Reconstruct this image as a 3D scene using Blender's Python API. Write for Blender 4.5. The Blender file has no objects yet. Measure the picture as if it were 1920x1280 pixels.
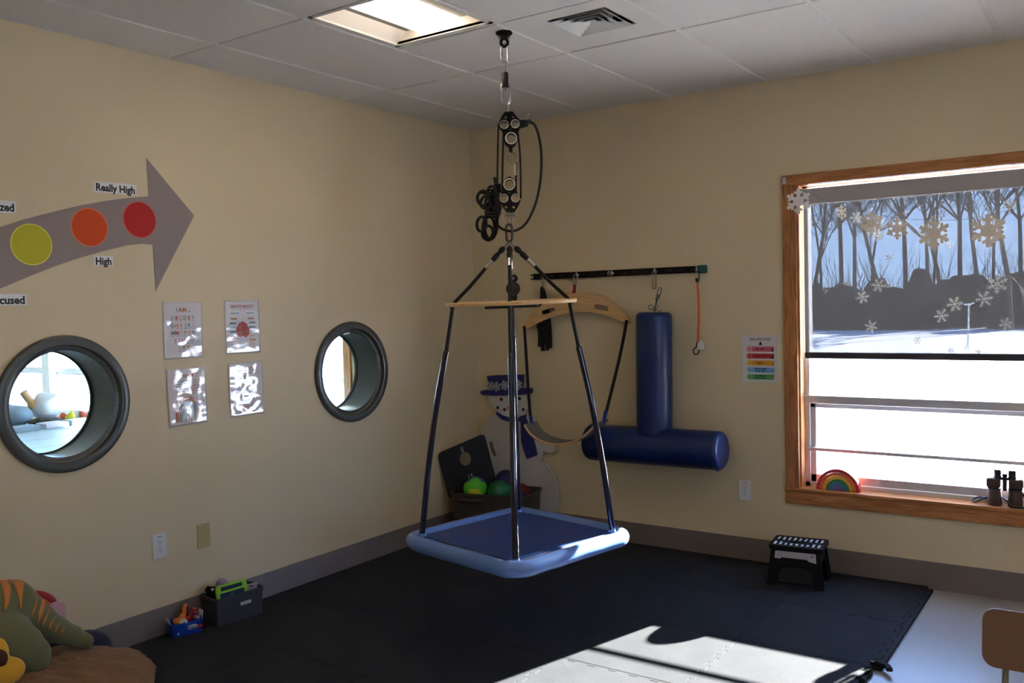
import bpy, math, random
import numpy as np
from math import sin, cos, pi, radians, sqrt, atan2
from mathutils import Vector, Matrix, noise
random.seed(7)
scene = bpy.context.scene
COL = scene.collection

# ------------------------------------------------------------------ camera
CAM = np.array([3.98103, -5.25419, 1.61671])
YAW, PITCH, ROLL, FPX = 0.60757, -0.04186, -0.026135, 1671.94
_f = np.array([-sin(YAW)*cos(PITCH), cos(YAW)*cos(PITCH), sin(PITCH)])
_r0 = np.array([cos(YAW), sin(YAW), 0.0]); _u0 = np.cross(_r0, _f)
_r = cos(ROLL)*_r0 + sin(ROLL)*_u0; _u = -sin(ROLL)*_r0 + cos(ROLL)*_u0
cd = bpy.data.cameras.new('camera'); co = bpy.data.objects.new('camera', cd); COL.objects.link(co)
cd.sensor_width = 36.0; cd.sensor_fit = 'HORIZONTAL'; cd.lens = FPX/1920*36; cd.clip_start = 0.05; cd.clip_end = 800
co.matrix_world = Matrix(((_r[0], _u[0], -_f[0], CAM[0]), (_r[1], _u[1], -_f[1], CAM[1]), (_r[2], _u[2], -_f[2], CAM[2]), (0, 0, 0, 1)))
scene.camera = co
def ray(px, py): return _f + _r*(px-960)/FPX - _u*(py-640)/FPX
def on(px, py, ax, val):
    d = ray(px, py); t = (val-CAM[ax])/d[ax]; return Vector(CAM+t*d)
def L(px, py, x=0.0): return on(px, py, 0, x)        # point on the left wall's plane
def B(px, py, y=0.0): return on(px, py, 1, y)        # point on the back wall's plane
def F(px, py, z=0.0): return on(px, py, 2, z)        # point on the floor's plane
def V(px, py, o, n):                                 # point on any plane
    d = ray(px, py); n = np.array(n); t = ((np.array(o)-CAM)@n)/(d@n); return Vector(CAM+t*d)

# ------------------------------------------------------------------ light
SUN_AZ = Vector((0.276, 0.961, 0)); SUN_EL = radians(20.4)
vs = scene.view_settings
vs.view_transform = 'Standard'; vs.look = 'None'; vs.gamma = 1.0; vs.use_curve_mapping = False
vs.exposure = 2.9
w = bpy.data.worlds.new('sky'); scene.world = w; w.use_nodes = True
nt = w.node_tree; nt.nodes.clear()
tcw = nt.nodes.new('ShaderNodeTexCoord'); sep = nt.nodes.new('ShaderNodeSeparateXYZ'); ramp = nt.nodes.new('ShaderNodeValToRGB')
for e_, p_, c_ in ((0, 0.0, (0.42, 0.62, 1.0, 1)), (1, 0.9, (0.08, 0.19, 0.50, 1))): ramp.color_ramp.elements[e_].position = p_; ramp.color_ramp.elements[e_].color = c_
e_ = ramp.color_ramp.elements.new(0.25); e_.color = (0.25, 0.43, 0.86, 1)
bg = nt.nodes.new('ShaderNodeBackground'); bg.inputs[1].default_value = 2.6
out = nt.nodes.new('ShaderNodeOutputWorld')
nt.links.new(tcw.outputs['Generated'], sep.inputs[0]); nt.links.new(sep.outputs['Z'], ramp.inputs[0]); nt.links.new(ramp.outputs[0], bg.inputs[0]); nt.links.new(bg.outputs[0], out.inputs[0])
sd = bpy.data.lights.new('sun', 'SUN'); sd.energy = 24.0; sd.angle = radians(0.53); sd.color = (1.0, 0.96, 0.91)
so = bpy.data.objects.new('sun', sd); COL.objects.link(so)
so.rotation_euler = Vector((SUN_AZ.x*cos(SUN_EL), SUN_AZ.y*cos(SUN_EL), sin(SUN_EL))).to_track_quat('Z', 'Y').to_euler()
so.location = (10, 30, 12)
LAMP = 1.0       # radiance of the ceiling lamps' lenses

# ------------------------------------------------------------------ materials
def S(r, g, b):
    f = lambda c: (c/255/12.92) if c/255 <= 0.04045 else ((c/255+0.055)/1.055)**2.4
    return (f(r), f(g), f(b), 1.0)
MATS = {}
def mat(name, col, rough=0.6, metal=0.0, spec=0.5, bump=0.0, bscale=200.0, var=0.0, vscale=4.0, coat=0.0, emit=None, sheen=0.0):
    if name in MATS: return MATS[name]
    m = bpy.data.materials.new(name); m.use_nodes = True; n = m.node_tree.nodes; l = m.node_tree.links
    b = n['Principled BSDF']
    b.inputs['Base Color'].default_value = col; b.inputs['Roughness'].default_value = rough
    b.inputs['Metallic'].default_value = metal; b.inputs['Specular IOR Level'].default_value = spec
    if coat: b.inputs['Coat Weight'].default_value = coat; b.inputs['Coat Roughness'].default_value = 0.08
    if sheen: b.inputs['Sheen Weight'].default_value = sheen
    if emit: b.inputs['Emission Color'].default_value = (*emit[:3], 1); b.inputs['Emission Strength'].default_value = emit[3]
    if bump or var:
        tc = n.new('ShaderNodeTexCoord')
    if var:
        t = n.new('ShaderNodeTexNoise'); t.inputs['Scale'].default_value = vscale; t.inputs['Detail'].default_value = 6
        l.new(tc.outputs['Object'], t.inputs['Vector'])
        mp = n.new('ShaderNodeMapRange'); mp.inputs[1].default_value = 0.3; mp.inputs[2].default_value = 0.7; mp.inputs[3].default_value = 1-var; mp.inputs[4].default_value = 1+var
        mx = n.new('ShaderNodeMix'); mx.data_type = 'RGBA'; mx.blend_type = 'MULTIPLY'; mx.inputs[0].default_value = 1
        mx.inputs[6].default_value = col; l.new(t.outputs[0], mp.inputs[0]); l.new(mp.outputs[0], mx.inputs[7]); l.new(mx.outputs[2], b.inputs['Base Color'])
    if bump:
        t2 = n.new('ShaderNodeTexNoise'); t2.inputs['Scale'].default_value = bscale; t2.inputs['Detail'].default_value = 3
        l.new(tc.outputs['Object'], t2.inputs['Vector'])
        bp = n.new('ShaderNodeBump'); bp.inputs['Strength'].default_value = bump; bp.inputs['Distance'].default_value = 0.002
        l.new(t2.outputs[0], bp.inputs['Height']); l.new(bp.outputs[0], b.inputs['Normal'])
    MATS[name] = m; return m
def wood(name, c1, c2, axis='X', scale=9.0, rough=0.4, stretch=10.0):
    m = bpy.data.materials.new(name); m.use_nodes = True; n = m.node_tree.nodes; l = m.node_tree.links; b = n['Principled BSDF']
    tc = n.new('ShaderNodeTexCoord'); mp = n.new('ShaderNodeMapping')
    sc = {'X': (1, stretch, stretch), 'Y': (stretch, 1, stretch), 'Z': (stretch, stretch, 1)}[axis]
    mp.inputs['Scale'].default_value = sc; l.new(tc.outputs['Object'], mp.inputs['Vector'])
    t = n.new('ShaderNodeTexNoise'); t.inputs['Scale'].default_value = scale; t.inputs['Detail'].default_value = 7; t.inputs['Distortion'].default_value = 0.7
    l.new(mp.outputs[0], t.inputs['Vector'])
    cr = n.new('ShaderNodeValToRGB'); cr.color_ramp.elements[0].position = 0.32; cr.color_ramp.elements[1].position = 0.66
    cr.color_ramp.elements[0].color = c1; cr.color_ramp.elements[1].color = c2
    l.new(t.outputs[0], cr.inputs[0]); l.new(cr.outputs[0], b.inputs['Base Color']); b.inputs['Roughness'].default_value = rough
    bp = n.new('ShaderNodeBump'); bp.inputs['Strength'].default_value = 0.15; bp.inputs['Distance'].default_value = 0.001
    l.new(t.outputs[0], bp.inputs['Height']); l.new(bp.outputs[0], b.inputs['Normal'])
    MATS[name] = m; return m
def glass(name, refl=0.06, tint=(0.97, 0.985, 0.98, 1)):
    m = bpy.data.materials.new(name); m.use_nodes = True; n = m.node_tree.nodes; l = m.node_tree.links; n.clear()
    o = n.new('ShaderNodeOutputMaterial'); mx = n.new('ShaderNodeMixShader'); tr = n.new('ShaderNodeBsdfTransparent'); gl = n.new('ShaderNodeBsdfGlossy')
    tr.inputs[0].default_value = tint; gl.inputs['Roughness'].default_value = 0.02; mx.inputs[0].default_value = refl
    l.new(tr.outputs[0], mx.inputs[1]); l.new(gl.outputs[0], mx.inputs[2]); l.new(mx.outputs[0], o.inputs[0])
    MATS[name] = m; return m
def screen(name, col, open_, trans):
    """woven solar-screen cloth: open_ = the share of open weave, trans = light the yarns let through"""
    m = bpy.data.materials.new(name); m.use_nodes = True; n = m.node_tree.nodes; l = m.node_tree.links; n.clear()
    o = n.new('ShaderNodeOutputMaterial'); m1 = n.new('ShaderNodeMixShader'); m2 = n.new('ShaderNodeMixShader')
    tr = n.new('ShaderNodeBsdfTransparent'); df = n.new('ShaderNodeBsdfDiffuse'); tl = n.new('ShaderNodeBsdfTranslucent')
    df.inputs[0].default_value = col; tl.inputs[0].default_value = (0.9, 0.92, 1.0, 1); m1.inputs[0].default_value = trans; m2.inputs[0].default_value = 1-open_
    l.new(df.outputs[0], m1.inputs[1]); l.new(tl.outputs[0], m1.inputs[2]); l.new(tr.outputs[0], m2.inputs[1]); l.new(m1.outputs[0], m2.inputs[2]); l.new(m2.outputs[0], o.inputs[0])
    MATS[name] = m; return m

PAINT = mat('beige wall paint', S(222, 203, 165), 0.55, bump=0.08, bscale=260, var=0.015, vscale=1.5)
TILE = mat('mineral fibre tile', S(222, 219, 214), 0.9, spec=0.2, bump=0.25, bscale=350, var=0.02, vscale=60)
GRID = mat('white ceiling grid', S(222, 220, 214), 0.5)
RUBBER = mat('taupe rubber base', S(112, 100, 92), 0.5)
VINYL = mat('pale vinyl floor', S(158, 156, 150), 0.32, bump=0.03, bscale=40, var=0.05, vscale=70)
OAK = wood('honey oak', S(150, 92, 44), S(196, 132, 74), 'X', 7)
OAKZ = wood('honey oak upright', S(150, 92, 44), S(196, 132, 74), 'Z', 7)
PLY = wood('birch plywood', S(205, 160, 104), S(226, 186, 132), 'X', 6, 0.45)
ALU = mat('white window metal', S(196, 198, 204), 0.4, 0.0)
GLASS = glass('window glass'); PGLASS = glass('porthole glass', 0.05, (0.84, 0.95, 0.98, 1))
SHADE = screen('grey screen cloth', S(104, 102, 102), 0.048, 0.0004)
SHADEBOX = mat('grey shade fascia', S(172, 166, 162), 0.6)
HEM = mat('dark hem bar', S(58, 56, 66), 0.35)
FOAM = mat('black foam mat', S(49, 50, 53), 0.7, spec=0.03, bump=0.5, bscale=420, var=0.12, vscale=5)
PORT = mat('grey painted metal', S(86, 88, 84), 0.32, 0.25)
BLACK = mat('black plastic', S(20, 20, 22), 0.45)
BLACKM = mat('black anodised metal', S(22, 23, 25), 0.35, 0.6)
STEEL = mat('bright steel', S(205, 205, 208), 0.22, 1.0)
STEELD = mat('dull steel', S(140, 138, 135), 0.35, 1.0)
ROPE = mat('black rope', S(20, 20, 22), 0.8, bump=0.7, bscale=500)
WHITE = mat('white plastic', S(228, 228, 226), 0.4)
IVORY = mat('ivory plastic', S(188, 172, 118), 0.4)
NAVYV = mat('navy vinyl', S(13, 40, 90), 0.36, spec=0.5, bump=0.1, bscale=60, var=0.06, vscale=8)
NAVYPAD = mat('navy mat cloth', S(20, 58, 122), 0.45, bump=0.2, bscale=500)
RIM = mat('light blue vinyl', S(100, 134, 198), 0.26, spec=0.6, bump=0.12, bscale=40)
SLEEVE = mat('glossy dark blue sleeve', S(12, 17, 44), 0.10, spec=0.8, bump=0.15, bscale=30)
SNOW = mat('snow', S(238, 240, 246), 0.7, var=0.03, vscale=0.4)
PAPER = mat('white paper', S(232, 230, 228), 0.6)
LAMI = mat('laminated white paper', S(222, 216, 216), 0.09, spec=0.6, coat=0.6)

# ------------------------------------------------------------------ geometry helpers
WM = {}
class G:
    def __init__(s): s.v = []; s.f = []; s.m = []
    def add(s, vs, fs, mi=0):
        o = len(s.v); s.v += [tuple(p) for p in vs]
        for f in fs: s.f.append([i+o for i in f]); s.m.append(mi)
        return s
    def box(s, lo, hi, mi=0, M=None):
        x0, y0, z0 = lo; x1, y1, z1 = hi
        p = [Vector(q) for q in ((x0,y0,z0),(x1,y0,z0),(x1,y1,z0),(x0,y1,z0),(x0,y0,z1),(x1,y0,z1),(x1,y1,z1),(x0,y1,z1))]
        if M is not None: p = [M @ q for q in p]
        return s.add(p, [(0,3,2,1),(4,5,6,7),(0,1,5,4),(1,2,6,5),(2,3,7,6),(3,0,4,7)], mi)
    def tube(s, pts, r, n=10, closed=False, mi=0, flat=None):
        pts = [Vector(p) for p in pts]; k = len(pts); R = r if isinstance(r, (list, tuple)) else [r]*k
        base = len(s.v); up = None; rings = []
        for i, p in enumerate(pts):
            a = pts[(i-1) % k] if (i > 0 or closed) else p; b = pts[(i+1) % k] if (i < k-1 or closed) else p
            t = (b-a).normalized()
            if up is None:
                up = t.orthogonal().normalized() if flat is None else (Vector(flat)-t*t.dot(Vector(flat))).normalized()
            else:
                up = (up-t*up.dot(t)); up = up.normalized() if up.length > 1e-6 else t.orthogonal().normalized()
            sd_ = t.cross(up)
            rings.append([p+(up*cos(2*pi*j/n)+sd_*sin(2*pi*j/n))*R[i] for j in range(n)])
        vs = [q for rg in rings for q in rg]; fs = []
        for i in range(k if closed else k-1):
            i2 = (i+1) % k
            for j in range(n): fs.append((i*n+j, i*n+(j+1) % n, i2*n+(j+1) % n, i2*n+j))
        if not closed:
            fs.append(tuple(range(n-1, -1, -1))); fs.append(tuple((k-1)*n+j for j in range(n)))
        return s.add(vs, fs, mi)
    def cyl(s, p0, p1, r0, r1=None, n=20, mi=0): return s.tube([p0, p1], [r0, r0 if r1 is None else r1], n, mi=mi)
    def lathe(s, prof, o, ax=(0,0,1), n=32, mi=0):
        ax = Vector(ax).normalized(); u = ax.orthogonal().normalized(); v = ax.cross(u); o = Vector(o); k = len(prof)
        vs = [o+ax*h+(u*cos(2*pi*j/n)+v*sin(2*pi*j/n))*r for r, h in prof for j in range(n)]; fs = []
        for i in range(k-1):
            for j in range(n): fs.append((i*n+j, i*n+(j+1) % n, (i+1)*n+(j+1) % n, (i+1)*n+j))
        if prof[0][0] > 1e-6: pass
        return s.add(vs, fs, mi)
    def sphere(s, c, r, nu=20, nv=12, mi=0, M=None):
        r = (r, r, r) if not isinstance(r, (list, tuple)) else r; c = Vector(c); vs = []; fs = []
        for i in range(nv+1):
            a = pi*i/nv
            for j in range(nu):
                b = 2*pi*j/nu; q = Vector((r[0]*sin(a)*cos(b), r[1]*sin(a)*sin(b), r[2]*cos(a)))
                if M is not None: q = M @ q
                vs.append(c+q)
        for i in range(nv):
            for j in range(nu): fs.append((i*nu+j, (i+1)*nu+j, (i+1)*nu+(j+1) % nu, i*nu+(j+1) % nu))
        return s.add(vs, fs, mi)
    def prism(s, poly, o, u, v, depth, mi=0):
        """2D polygon -> solid; the face with (u, v) sits at o and the solid grows along -(u x v) by depth"""
        o, u, v = Vector(o), Vector(u).normalized(), Vector(v).normalized(); w_ = u.cross(v); n = len(poly)
        a = [o+u*x+v*y for x, y in poly]; b = [p-w_*depth for p in a]
        fs = [tuple(range(n)), tuple(range(2*n-1, n-1, -1))]+[(i, i+n, (i+1) % n+n, (i+1) % n) for i in range(n)]
        return s.add(a+b, fs, mi)
    def flat(s, poly, o, u, v, mi=0):
        o, u, v = Vector(o), Vector(u).normalized(), Vector(v).normalized()
        return s.add([o+u*x+v*y for x, y in poly], [tuple(range(len(poly)))], mi)
    def loops(s, loops, o, u, v, depth, mi=0, bevel=0.0):
        """outline with holes -> solid between o (front) and o-(u x v)*depth"""
        vs, fs = curve_solid(loops, depth, bevel); o, u, v = Vector(o), Vector(u).normalized(), Vector(v).normalized(); w_ = u.cross(v)
        return s.add([o+u*p[0]+v*p[1]+w_*(p[2]-depth/2) for p in vs], fs, mi)
    def text(s, body, o, u, v, size, mi=0, align='c', bold=0.0, warp=None, fit=None):
        vs, fs = text_flat(body, bold); x0 = min(p[0] for p in vs); x1 = max(p[0] for p in vs)
        sc = size if fit is None else fit/(x1-x0); off = {'c': (x0+x1)/2, 'l': x0, 'r': x1}[align]
        o, u, v = Vector(o), Vector(u).normalized(), Vector(v).normalized()
        sy = size
        return s.add([o+u*(p[0]-off)*sc+v*(p[1]-0.36)*sy for p in vs], fs, mi)
    def build(s, name, mats, parent=None, smooth=30, bevel=0.0, bseg=2, sub=0):
        me = bpy.data.meshes.new(name); me.from_pydata(s.v, [], s.f)
        mats = mats if isinstance(mats, (list, tuple)) else [mats]
        for m in mats: me.materials.append(m)
        if len(mats) > 1: me.polygons.foreach_set('material_index', s.m)
        if smooth:
            me.polygons.foreach_set('use_smooth', [True]*len(me.polygons)); me.update(); me.set_sharp_from_angle(angle=radians(smooth))
        me.validate()
        o = bpy.data.objects.new(name, me); COL.objects.link(o)
        if bevel:
            b = o.modifiers.new('bevel', 'BEVEL'); b.width = bevel; b.segments = bseg; b.limit_method = 'ANGLE'; b.angle_limit = radians(40); b.harden_normals = False
        if sub: b = o.modifiers.new('sub', 'SUBSURF'); b.levels = sub; b.render_levels = sub
        put(o, parent); return o
def put(o, parent):
    if parent is not None:
        o.parent = parent; o.matrix_parent_inverse = WM.get(parent.name, Matrix()).inverted()
    WM[o.name] = Matrix()
def curve_solid(loops, depth, bevel=0.0):
    c = bpy.data.curves.new('tmp', 'CURVE'); c.dimensions = '2D'; c.fill_mode = 'BOTH'; c.extrude = max(depth/2-bevel, 0); c.bevel_depth = bevel; c.bevel_resolution = 1
    if bevel: c.offset = -bevel
    for lp in loops:
        sp = c.splines.new('POLY'); sp.points.add(len(lp)-1); sp.use_cyclic_u = True
        for p, q in zip(sp.points, lp): p.co = (q[0], q[1], 0, 1)
    o = bpy.data.objects.new('tmp', c); me = o.to_mesh()
    r = [tuple(v.co) for v in me.vertices], [tuple(p.vertices) for p in me.polygons]
    o.to_mesh_clear(); bpy.data.objects.remove(o); bpy.data.curves.remove(c); return r
TXT = {}
def text_flat(body, bold=0.0):
    if (body, bold) in TXT: return TXT[(body, bold)]
    c = bpy.data.curves.new('tmp', 'FONT'); c.body = body; c.size = 1.0; c.resolution_u = 3; c.offset = bold
    o = bpy.data.objects.new('tmp', c); me = o.to_mesh()
    r = [tuple(v.co) for v in me.vertices], [tuple(p.vertices) for p in me.polygons]
    o.to_mesh_clear(); bpy.data.objects.remove(o); bpy.data.curves.remove(c); TXT[(body, bold)] = r; return r
def circ(x, y, r, n=32, ry=None): return [(x+r*cos(2*pi*i/n), y+(ry or r)*sin(2*pi*i/n)) for i in range(n)]
def rect(x0, y0, x1, y1): return [(x0, y0), (x1, y0), (x1, y1), (x0, y1)]
def rrect(x0, y0, x1, y1, r, n=6):
    P = []
    for cx, cy, a in ((x1-r, y0+r, -pi/2), (x1-r, y1-r, 0), (x0+r, y1-r, pi/2), (x0+r, y0+r, pi)):
        for i in range(n+1): P.append((cx+r*cos(a+pi/2*i/n), cy+r*sin(a+pi/2*i/n)))
    return P
def tag(o, label=None, cat=None, group=None, kind=None):
    if label: o['label'] = label
    if cat: o['category'] = cat
    if group: o['group'] = group
    if kind: o['kind'] = kind
    return o
def thing(name, loc, label=None, cat=None, group=None, kind=None):
    o = bpy.data.objects.new(name, None); o.empty_display_size = 0.05; o.location = loc; COL.objects.link(o)
    WM[o.name] = Matrix.Translation(Vector(loc)); return tag(o, label, cat, group, kind)
def arcpts(c, r, a0, a1, n, u, v):
    c, u, v = Vector(c), Vector(u), Vector(v); return [c+u*r*cos(a0+(a1-a0)*i/n)+v*r*sin(a0+(a1-a0)*i/n) for i in range(n+1)]
def spline(pts, n=8, closed=False):
    P = [Vector(p) for p in pts]; k = len(P); R = []
    for i in range(k if closed else k-1):
        a = P[(i-1) % k] if (closed or i > 0) else P[i]; b = P[i]; c = P[(i+1) % k]; d = P[(i+2) % k] if (closed or i < k-2) else c
        for j in range(n):
            t = j/n; R.append(0.5*((2*b)+(c-a)*t+(2*a-5*b+4*c-d)*t*t+(3*b-a-3*c+d)*t**3))
    if not closed: R.append(P[-1])
    return R
def blob(name, parts, m, parent, vox=0.008, smooth=6, disp=None):
    """one continuous soft body from overlapping ellipsoids: (centre, radii, rotation z) remeshed into one skin"""
    g = G()
    for p in parts:
        M = None
        if len(p) > 2: M = p[2].to_matrix() if hasattr(p[2], 'to_matrix') else p[2]
        g.sphere(p[0], p[1], 16, 10, M=M)
    o = g.build(name, m, parent, 180)
    r = o.modifiers.new('remesh', 'REMESH'); r.mode = 'VOXEL'; r.voxel_size = vox; r.use_smooth_shade = True
    s_ = o.modifiers.new('smooth', 'SMOOTH'); s_.factor = 0.6; s_.iterations = smooth
    return o
# ------------------------------------------------------------------ the setting
H = 2.8966; HB = 0.1494; TL = 0.6096; PX = 0.3896; QY = 1.2843; MT = 0.015
RX, RY = 6.6, -7.6
YX = ((0, 1, 0), (0, 0, 1)); XZ = ((1, 0, 0), (0, 0, 1))
PORTS = [(-3.10, 1.217), (-1.28, 1.223)]; PR = 0.243
g = G().loops([rect(RY, 0, 0, 3.0)]+[circ(y, z, 0.262, 48) for y, z in PORTS], (0, 0, 0), *YX, 0.2)
tag(g.build('wall_left', PAINT, smooth=20), kind='structure')
WX0, WX1, WZ0, WZ1 = 2.372, 3.61, 0.482, 2.268
OPEN = [(WX0, WX1, WZ0, WZ1), (-2.62, -1.36, WZ0, WZ1), (-4.55, -3.1, WZ0, WZ1), (-7.7, -5.0, WZ0, WZ1)]
g = G().loops([rect(-8, 0, RX, 3.0)]+[rect(a, c, b, d) for a, b, c, d in OPEN], (0, 0, 0), *XZ, 0.18)
tag(g.build('wall_back', PAINT, smooth=20), kind='structure')
RW = (-3.9, -3.1, 1.0, 1.95)                                    # unseen side window, added to brighten the room
tag(G().loops([rect(0-0.18, 0, -RY, 3.0), rect(-RW[1], RW[2], -RW[0], RW[3])], (RX, 0, 0), (0, -1, 0), (0, 0, 1), 0.15).build('wall_right', PAINT, smooth=20), kind='structure')
tag(G().box((-8, RY-0.15, 0), (RX+0.15, RY, 3.0)).build('wall_front', PAINT), kind='structure')
tag(G().box((-8.15, RY-0.15, 0), (-8, 0.18, 3.0)).build('wall_far', mat('white wall paint', S(226, 226, 224), 0.6), smooth=0), kind='structure')
tag(G().box((-8.15, RY-0.15, -0.2), (RX+0.15, 0.18, 0)).build('floor', VINYL, smooth=0), kind='structure')
ceil = tag(G().box((-8.15, RY-0.15, 2.95), (RX+0.15, 0.18, 3.1)).build('ceiling', mat('dark plenum', S(150, 148, 144), 0.9), smooth=0), kind='structure')

# baseboards: a face with a small rounded lip and a cove toe
def base(name, p0, p1, nrm):
    p0, p1, nrm = Vector(p0), Vector(p1), Vector(nrm); u = (p1-p0)
    prof = [(0, 0), (0.011, 0), (0.007, 0.012), (0.006, HB-0.006), (0.003, HB), (0, HB)]
    g_ = G(); vs_ = [p+nrm*a+Vector((0, 0, b)) for p in (p0, p1) for a, b in prof]; n_ = len(prof)
    g_.add(vs_, [(i, (i+1) % n_, (i+1) % n_+n_, i+n_) for i in range(n_)]+[tuple(range(n_-1, -1, -1)), tuple(range(n_, 2*n_))])
    tag(g_.build(name, RUBBER), kind='structure')
base('baseboard_left', (0, RY, 0), (0, 0, 0), (1, 0, 0)); base('baseboard_back', (0, 0, 0), (RX, 0, 0), (0, -1, 0))
base('baseboard_right', (RX, 0, 0), (RX, RY, 0), (-1, 0, 0)); base('baseboard_front', (RX, RY, 0), (0, RY, 0), (0, 1, 0))
# wall angle that carries the ceiling's edge
for i, (lo, hi) in enumerate((((0, RY, H-0.004), (0.022, 0, H+0.02)), ((0, -0.022, H-0.004), (RX, 0, H+0.02)), ((RX-0.022, RY, H-0.004), (RX, 0, H+0.02)), ((0, RY, H-0.004), (RX, RY+0.022, H+0.02)))):
    tag(G().box(lo, hi).build('trim_%d' % (i+1), GRID, smooth=0), kind='structure')

# ceiling grid, tiles, lamps and the vent
XS = [0.0]+[PX+i*TL for i in range(20) if PX+i*TL < RX-0.05]+[RX]
YS = [0.0]
y = -QY
while y > RY+0.05: YS.append(y); y -= 2*TL
YS.append(RY)
gg = G()
for x in XS[1:-1]: gg.box((x-0.012, RY, H), (x+0.012, 0, H+0.03))
for y in YS[1:-1]: gg.box((0, y-0.012, H-0.0005), (RX, y+0.012, H+0.03))
TMESH = {}
def tile(x0, x1, y0, y1):
    key = (round(x1-x0, 3), round(y1-y0, 3)); i = 0.0095; b = 0.005
    if key not in TMESH:
        wx, wy = x1-x0, y1-y0; t = G()
        t.add([(i+b, i+b, -0.006), (wx-i-b, i+b, -0.006), (wx-i-b, wy-i-b, -0.006), (i+b, wy-i-b, -0.006), (i, i, 0.0), (wx-i, i, 0.0), (wx-i, wy-i, 0.0), (i, wy-i, 0.0), (i, i, 0.035), (wx-i, i, 0.035), (wx-i, wy-i, 0.035), (i, wy-i, 0.035)],
              [(3, 2, 1, 0), (0, 1, 5, 4), (1, 2, 6, 5), (2, 3, 7, 6), (3, 0, 4, 7), (4, 5, 9, 8), (5, 6, 10, 9), (6, 7, 11, 10), (7, 4, 8, 11), (8, 9, 10, 11)])
        o = t.build('ceiling_tile', TILE, ceil, 0); TMESH[key] = o.data
    else:
        o = bpy.data.objects.new('ceiling_tile', TMESH[key]); COL.objects.link(o); put(o, ceil)
    o.location = (x0, y0, H)
LIGHTS = []; VENTAT = None
for ci in range(len(XS)-1):
    for ri in range(len(YS)-1):
        x0, x1, y1, y0 = XS[ci], XS[ci+1], YS[ri], YS[ri+1]
        if ci in (2, 6, 9) and ri in (1, 3, 5) and y1-y0 > 1.0:
            ym = y0+TL; LIGHTS.append((x0, y0, ci, ri)); gg.box((x0, ym-0.012, H-0.0005), (x1, ym+0.012, H+0.03)); tile(x0, x1, ym, y1)
        elif ci == 3 and ri == 1:
            ym = y0+TL; VENTAT = (x0, ym); gg.box((x0, ym-0.012, H-0.0005), (x1, ym+0.012, H+0.03)); tile(x0, x1, y0, ym)
        else: tile(x0, x1, y0, y1)
gg.build('ceiling_grid', GRID, ceil, 0)
LENS = mat('glowing lamp lens', S(255, 250, 240), 0.5, emit=(1.0, 0.84, 0.63, LAMP))
WING = mat('white lamp reflector', S(238, 232, 226), 0.4)
def troffer(x0, y0, label):
    t = thing('ceiling_light', (x0+TL/2, y0+TL/2, H), label, 'ceiling light')
    a, b = 0.014, TL-0.014; fr = G()
    for lo, hi in (((a, a), (b, a+0.022)), ((a, b-0.022), (b, b)), ((a, a), (a+0.022, b)), ((b-0.022, a), (b, b))):
        fr.box((x0+lo[0], y0+lo[1], H-0.004), (x0+hi[0], y0+hi[1], H+0.012))
    fr.build('frame', GRID, t, 0)
    i0, i1 = a+0.02, b-0.02; l0, l1 = 0.18, TL-0.18
    for s_ in (0, 1):                                            # curved side reflectors
        w_ = G(); n_ = 10; P = []
        for k in range(n_+1):
            q = k/n_; px = i0+(l0-i0)*q; pz = 0.085*sin(q*pi/2)
            P.append(((px if s_ == 0 else TL-px), pz))
        vs_ = [(x0+p, y0+yy, H+0.004+z) for yy in (i0, i1) for p, z in P]
        fs_ = [(k, k+1, k+n_+2, k+n_+1) for k in range(n_)]
        w_.add(vs_, fs_).build('reflector_wing', WING, t, 60)
    for yy in (i0, i1):                                          # end plates
        G().box((x0+i0, y0+yy-0.002, H+0.0), (x0+TL-i0, y0+yy+0.002, H+0.095)).build('end_plate', WING, t, 0)
    ln = G(); n_ = 12; P = [(TL/2-(TL/2-l0)*cos(pi*k/n_), 0.088-0.076*min(1, 1.6*sin(pi*k/n_))) for k in range(n_+1)]
    ln.add([(x0+p, y0+yy, H+z) for yy in (i0+0.004, i1-0.004) for p, z in P], [(k, k+1, k+n_+2, k+n_+1) for k in range(n_)])
    ln.build('lens', LENS, t, 60)
    G().box((x0+0.015, y0+0.015, H+0.1), (x0+TL-0.015, y0+TL-0.015, H+0.112)).build('housing', WING, t, 0)
for x0, y0, ci, ri in LIGHTS:
    if (ci, ri) == (2, 1): lab = 'lit square ceiling light with a curved white reflector, beside the swing anchor'
    else: lab = 'unseen added square ceiling light, %s row from the big window, %s' % ({1: 'first', 3: 'second', 5: 'third'}[ri], {2: 'nearest the portholes', 6: 'over mid room', 9: 'nearest the added side window'}[ci])  # all but the swing's lamp are unseen, added for the light balance
    o = troffer(x0, y0, lab)
for o in COL.objects:
    if o.name.startswith('ceiling_light'): o['group'] = 'square ceiling lights'
# vent
vx, vy = VENTAT; t = thing('ceiling_vent', (vx+TL/2, vy+TL/2, H), 'square white four-way air diffuser in the suspended ceiling', 'air vent')
cx, cy = 1.952, -1.63; hw = 0.152
pg = G()
for lo, hi in (((vx+0.011, vy+0.011), (cx-hw, vy+TL-0.011)), ((cx+hw, vy+0.011), (vx+TL-0.011, vy+TL-0.011)), ((cx-hw, vy+0.011), (cx+hw, cy-hw)), ((cx-hw, cy+hw), (cx+hw, vy+TL-0.011))):
    pg.box((lo[0], lo[1], H-0.004), (hi[0], hi[1], H+0.01))
pg.build('panel', GRID, t, 0)
VW = mat('white vent metal', S(214, 214, 210), 0.45)
G().box((cx-hw-0.01, cy-hw-0.01, H+0.10), (cx+hw+0.01, cy+hw+0.01, H+0.11)).build('duct', mat('dark duct', S(30, 28, 27), 0.8), t, 0)
dk = G()
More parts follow.
